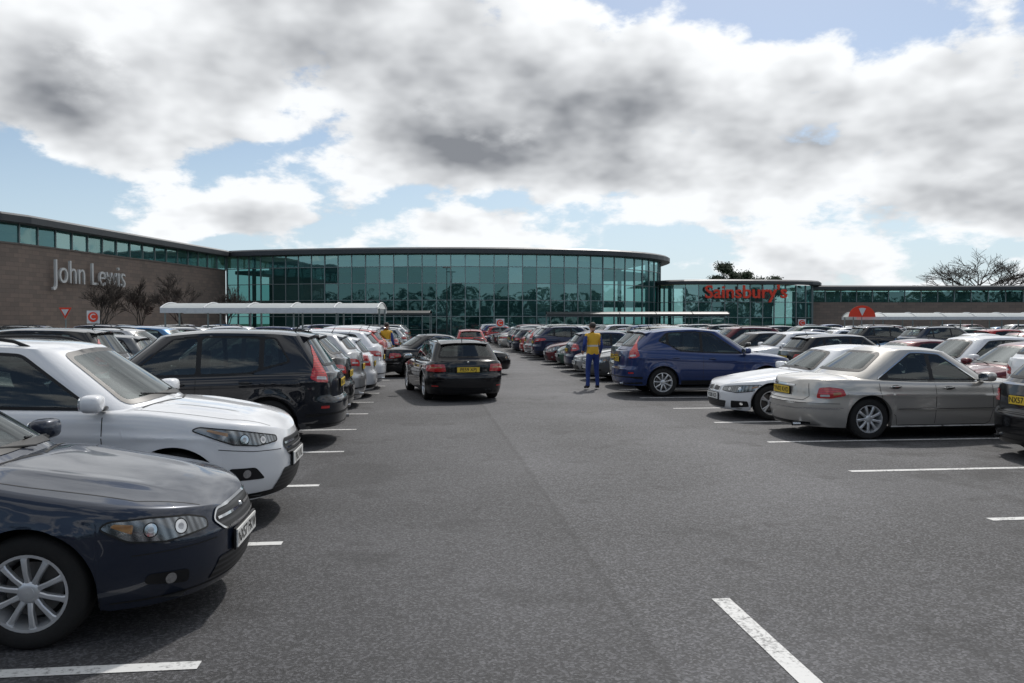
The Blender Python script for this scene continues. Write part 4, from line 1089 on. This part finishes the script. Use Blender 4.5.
def person(name,x,y,yaw,seed=0,bend=0.0):
    J=[(0,0,.95),(0,0,1.08),(0,.01,1.24),(0,0,1.38),(0,-.005,1.455),(0,.01,1.525),(0,.03,1.60),(0,.03,1.68),
       (.165,0,1.41),(.235,-.03,1.15),(.245,.09,.93),(-.165,0,1.41),(-.25,-.04,1.16),(-.22,.12,1.0),
       (.095,0,.88),(.115,.02,.50),(.13,-.03,.10),(.15,.13,.045),(-.095,0,.88),(-.12,.03,.50),(-.14,-.02,.10),(-.17,.14,.045),(.13,-.07,.045),(-.14,-.06,.045)]
    E=[(0,1),(1,2),(2,3),(3,4),(4,5),(5,6),(6,7),(3,8),(8,9),(9,10),(3,11),(11,12),(12,13),(0,14),(14,15),(15,16),(16,17),(0,18),(18,19),(19,20),(20,21),(16,22),(20,23)]
    Rr=[(.165,.125),(.15,.115),(.165,.12),(.165,.11),(.085,.075),(.052,.055),(.076,.092),(.062,.078),.068,.052,.034,.068,.052,.034,.098,.066,.046,.036,.098,.066,.046,.036,.035,.035]
    vs,fs=skinned(J,E,Rr); mb=MB(); mats=[]
    for f in fs:
        c=sum((vs[k] for k in f),Vector())/len(f); ax_=abs(c.x)
        if c.z>1.50: m_= 1 if (c.z>1.60 and c.y<.055) or c.z>1.70 else 0
        elif c.z<.105: m_=4
        elif c.z<.93 and ax_<.215: m_=2
        elif ax_>.185: m_=2 if not(c.z>1.40) else 3
        else: m_=3
        if m_==3 and (1.10<c.z<1.15): m_=5
        mats.append(m_)
    mb.add(vs,fs,mats)
    for sx in(1,-1):
        mb.se((sx*.032,.112,1.645),(.013,.008,.008),1,1,8,6); mb.se((sx*.078,.025,1.63),(.012,.02,.032),.9,0,8,6)
    mb.se((0,.128,1.62),(.013,.02,.024),.9,0,8,6); mb.se((0,.112,1.585),(.024,.008,.006),.9,0,8,6)
    mb.se((0,.012,1.675),(.083,.095,.075),.95,1,16,10)
    for (wr,el) in((J[10],J[9]),(J[13],J[12])):
        w=Vector(wr); dr=(w-Vector(el)).normalized(); sx=1 if w.x>0 else -1; side=Vector((0,1,0)); side=(side-dr*side.dot(dr)).normalized()
        cr=dr.cross(side)
        pts=[w-dr*.02,w+dr*.03,w+dr*.075]; ed=[(0,1),(1,2)]; ra=[(.028,.02),(.034,.016),(.034,.014)]
        for k in range(4):
            o=side*(-.027+.018*k); ln_=[.06,.072,.078,.07][k]; b0=len(pts)
            pts+= [w+dr*.085+o,w+dr*(.085+ln_*.5)+o-cr*sx*.006,w+dr*(.085+ln_*.85)+o-cr*sx*.022]; ed+= [(2,b0),(b0,b0+1),(b0+1,b0+2)]; ra+=[.0095,.009,.008]
        b0=len(pts); pts+= [w+dr*.04+side*.045,w+dr*.075+side*.062,w+dr*.10+side*.062]; ed+=[(1,b0),(b0,b0+1),(b0+1,b0+2)]; ra+=[.011,.010,.009]
        v2,f2=skinned([tuple(p) for p in pts],ed,ra,1); mb.add(v2,f2,0)
    ob=mb.obj(name,[M_SKIN,M_HAIR,M_BLUE,M_VEST,M_SHOE,M_STRIPE],True,60)
    ob.location=(x,y,0); ob.rotation_euler=(0,0,yaw); ob.scale=(1.05,1.05,1.04); return ob
q=P2(2.19,21.6); person('car_park_attendant',q[0],q[1],radians(12))
q=P2(-4.62,29.3); person('car_park_attendant',q[0],q[1],radians(-20))

# ------------------------------------------------------------------ world
SUN_AZ=radians(24); SUN_EL=radians(48)
w=bpy.data.worlds.new('World'); scene.world=w; w.use_nodes=True; b=NB(w.node_tree)
tc=b.n('ShaderNodeTexCoord').outputs['Generated']; s=b.n('ShaderNodeSeparateXYZ'); b.put(s.inputs[0],tc); X,Y,Z=s.outputs
sky=b.n('ShaderNodeTexSky',sky_type='NISHITA'); sky.sun_disc=False; sky.sun_elevation=SUN_EL; sky.sun_rotation=SUN_AZ; sky.air_density=1.0; sky.dust_density=.8
az=b.m('SUBTRACT', b.m('ARCTAN2',X,Y), YAW); el=b.m('ARCSINE',Z)
k=b.m('DIVIDE',1.0,b.m('ADD',b.m('MAXIMUM',Z,0.0),.75))
def vec(dz=0.0,dx=0.0):
    c=b.n('ShaderNodeCombineXYZ'); b.put(c.inputs[0],b.m('MULTIPLY',b.m('ADD',X,dx),k)); b.put(c.inputs[1],b.m('MULTIPLY',Y,k)); b.put(c.inputs[2],b.m('MULTIPLY',b.m('MULTIPLY_ADD',Z,1.9,dz),k)); return c.outputs[0]
def dirpx(px,py):
    a=math.atan((px-512)/796); return a, math.atan((323-py)/796*cos(a))
def gauss(px,py,sx,sy,amp):
    a0,e0=dirpx(px,py); sa=sx/796; se=sy/796
    u=b.m('MULTIPLY_ADD',az,1/sa,-a0/sa); v=b.m('MULTIPLY_ADD',el,1/se,-e0/se)
    return b.m('MULTIPLY', b.m('EXPONENT', b.m('MULTIPLY_ADD',u,b.m('MULTIPLY',u,-1.0),b.m('MULTIPLY',v,b.m('MULTIPLY',v,-1.0)))), amp)
d0=b.noise(vec(),4.3,8,.58,0); d1=b.noise(vec(.060,.015),4.3,4,.56,0)
bias=b.m('MULTIPLY_ADD', b.ss(.13,.23,el), .13, -.035)
# clearer blue sky on the far side from the sun
bias=b.m('ADD', bias, b.m('MULTIPLY', b.ss(.25,-.6,Y), -.14))
D=b.m('ADD',d0,bias)
for g_ in [(225,212,60,20,.13),(465,225,80,20,.13),(700,185,110,45,.11),(930,190,130,55,.11),(40,190,80,24,-.05),(340,195,50,26,-.05),(585,222,50,20,-.05),(790,14,80,28,-.20),(60,90,90,70,.07)]:
    D=b.m('ADD',D,gauss(*g_))
mask=b.ss(.455,.525,D)
thick=b.ss(.49,.74,D)
lit=b.m('SUBTRACT',d0,d1)
br=b.m('ADD', b.m('MULTIPLY_ADD',thick,-.50,1.0), b.m('MULTIPLY',lit,2.5))
for g_ in [(430,45,190,40,-.14),(640,85,130,36,-.12),(770,160,110,24,-.12),(200,90,100,30,-.06)]:
    br=b.m('ADD',br,gauss(*g_))
br=b.m('MAXIMUM',br,.27); br=b.m('MINIMUM',br,1.02)
sv=(sin(SUN_AZ)*cos(SUN_EL),cos(SUN_AZ)*cos(SUN_EL),sin(SUN_EL))
dt=b.m('ADD',b.m('ADD',b.m('MULTIPLY',X,sv[0]),b.m('MULTIPLY',Y,sv[1])),b.m('MULTIPLY',Z,sv[2]))
glow=b.m('MULTIPLY',b.m('POWER',b.m('MAXIMUM',dt,0.0),34.0),2.6)
br=b.m('ADD',br,glow)
cc=b.n('ShaderNodeCombineColor'); b.put(cc.inputs[0],b.m('MULTIPLY_ADD',br,.97,-.012)); b.put(cc.inputs[1],b.m('MULTIPLY',br,.98)); b.put(cc.inputs[2],b.m('MULTIPLY_ADD',br,.97,.03))
skyc=b.mix(1.0,sky.outputs[0],(.10,.10,.10),'MULTIPLY')
haze=b.m('MULTIPLY_ADD',b.ss(.26,.02,el),.6,.10)
skyc=b.mix(haze,skyc,(.58,.74,.88))
fin=b.mix(mask,skyc,cc.outputs[0])
fin10=b.mix(1.0,fin,(10,10,10),'MULTIPLY')
bg=b.n('ShaderNodeBackground'); b.put(bg.inputs[0],fin10); bg.inputs[1].default_value=.1
o=b.n('ShaderNodeOutputWorld'); b.nt.links.new(bg.outputs[0],o.inputs[0])
sl=bpy.data.lights.new('sun','SUN'); sl.energy=2.7; sl.angle=radians(2); sl.color=(1,.955,.9)
so=bpy.data.objects.new('sun',sl); COL.objects.link(so); so.rotation_euler=Vector((-sv[0],-sv[1],-sv[2])).to_track_quat('-Z','Y').to_euler()
# ------------------------------------------------------------------ camera
cam=bpy.data.cameras.new('camera'); co=bpy.data.objects.new('camera',cam); COL.objects.link(co); scene.camera=co
cam.lens=28; cam.sensor_width=36; cam.clip_end=4000; co.location=(0,0,1.8)
co.rotation_euler=(radians(90-1.33),0,-YAW)
scene.view_settings.view_transform='Standard'; scene.view_settings.look='None'; scene.view_settings.exposure=0
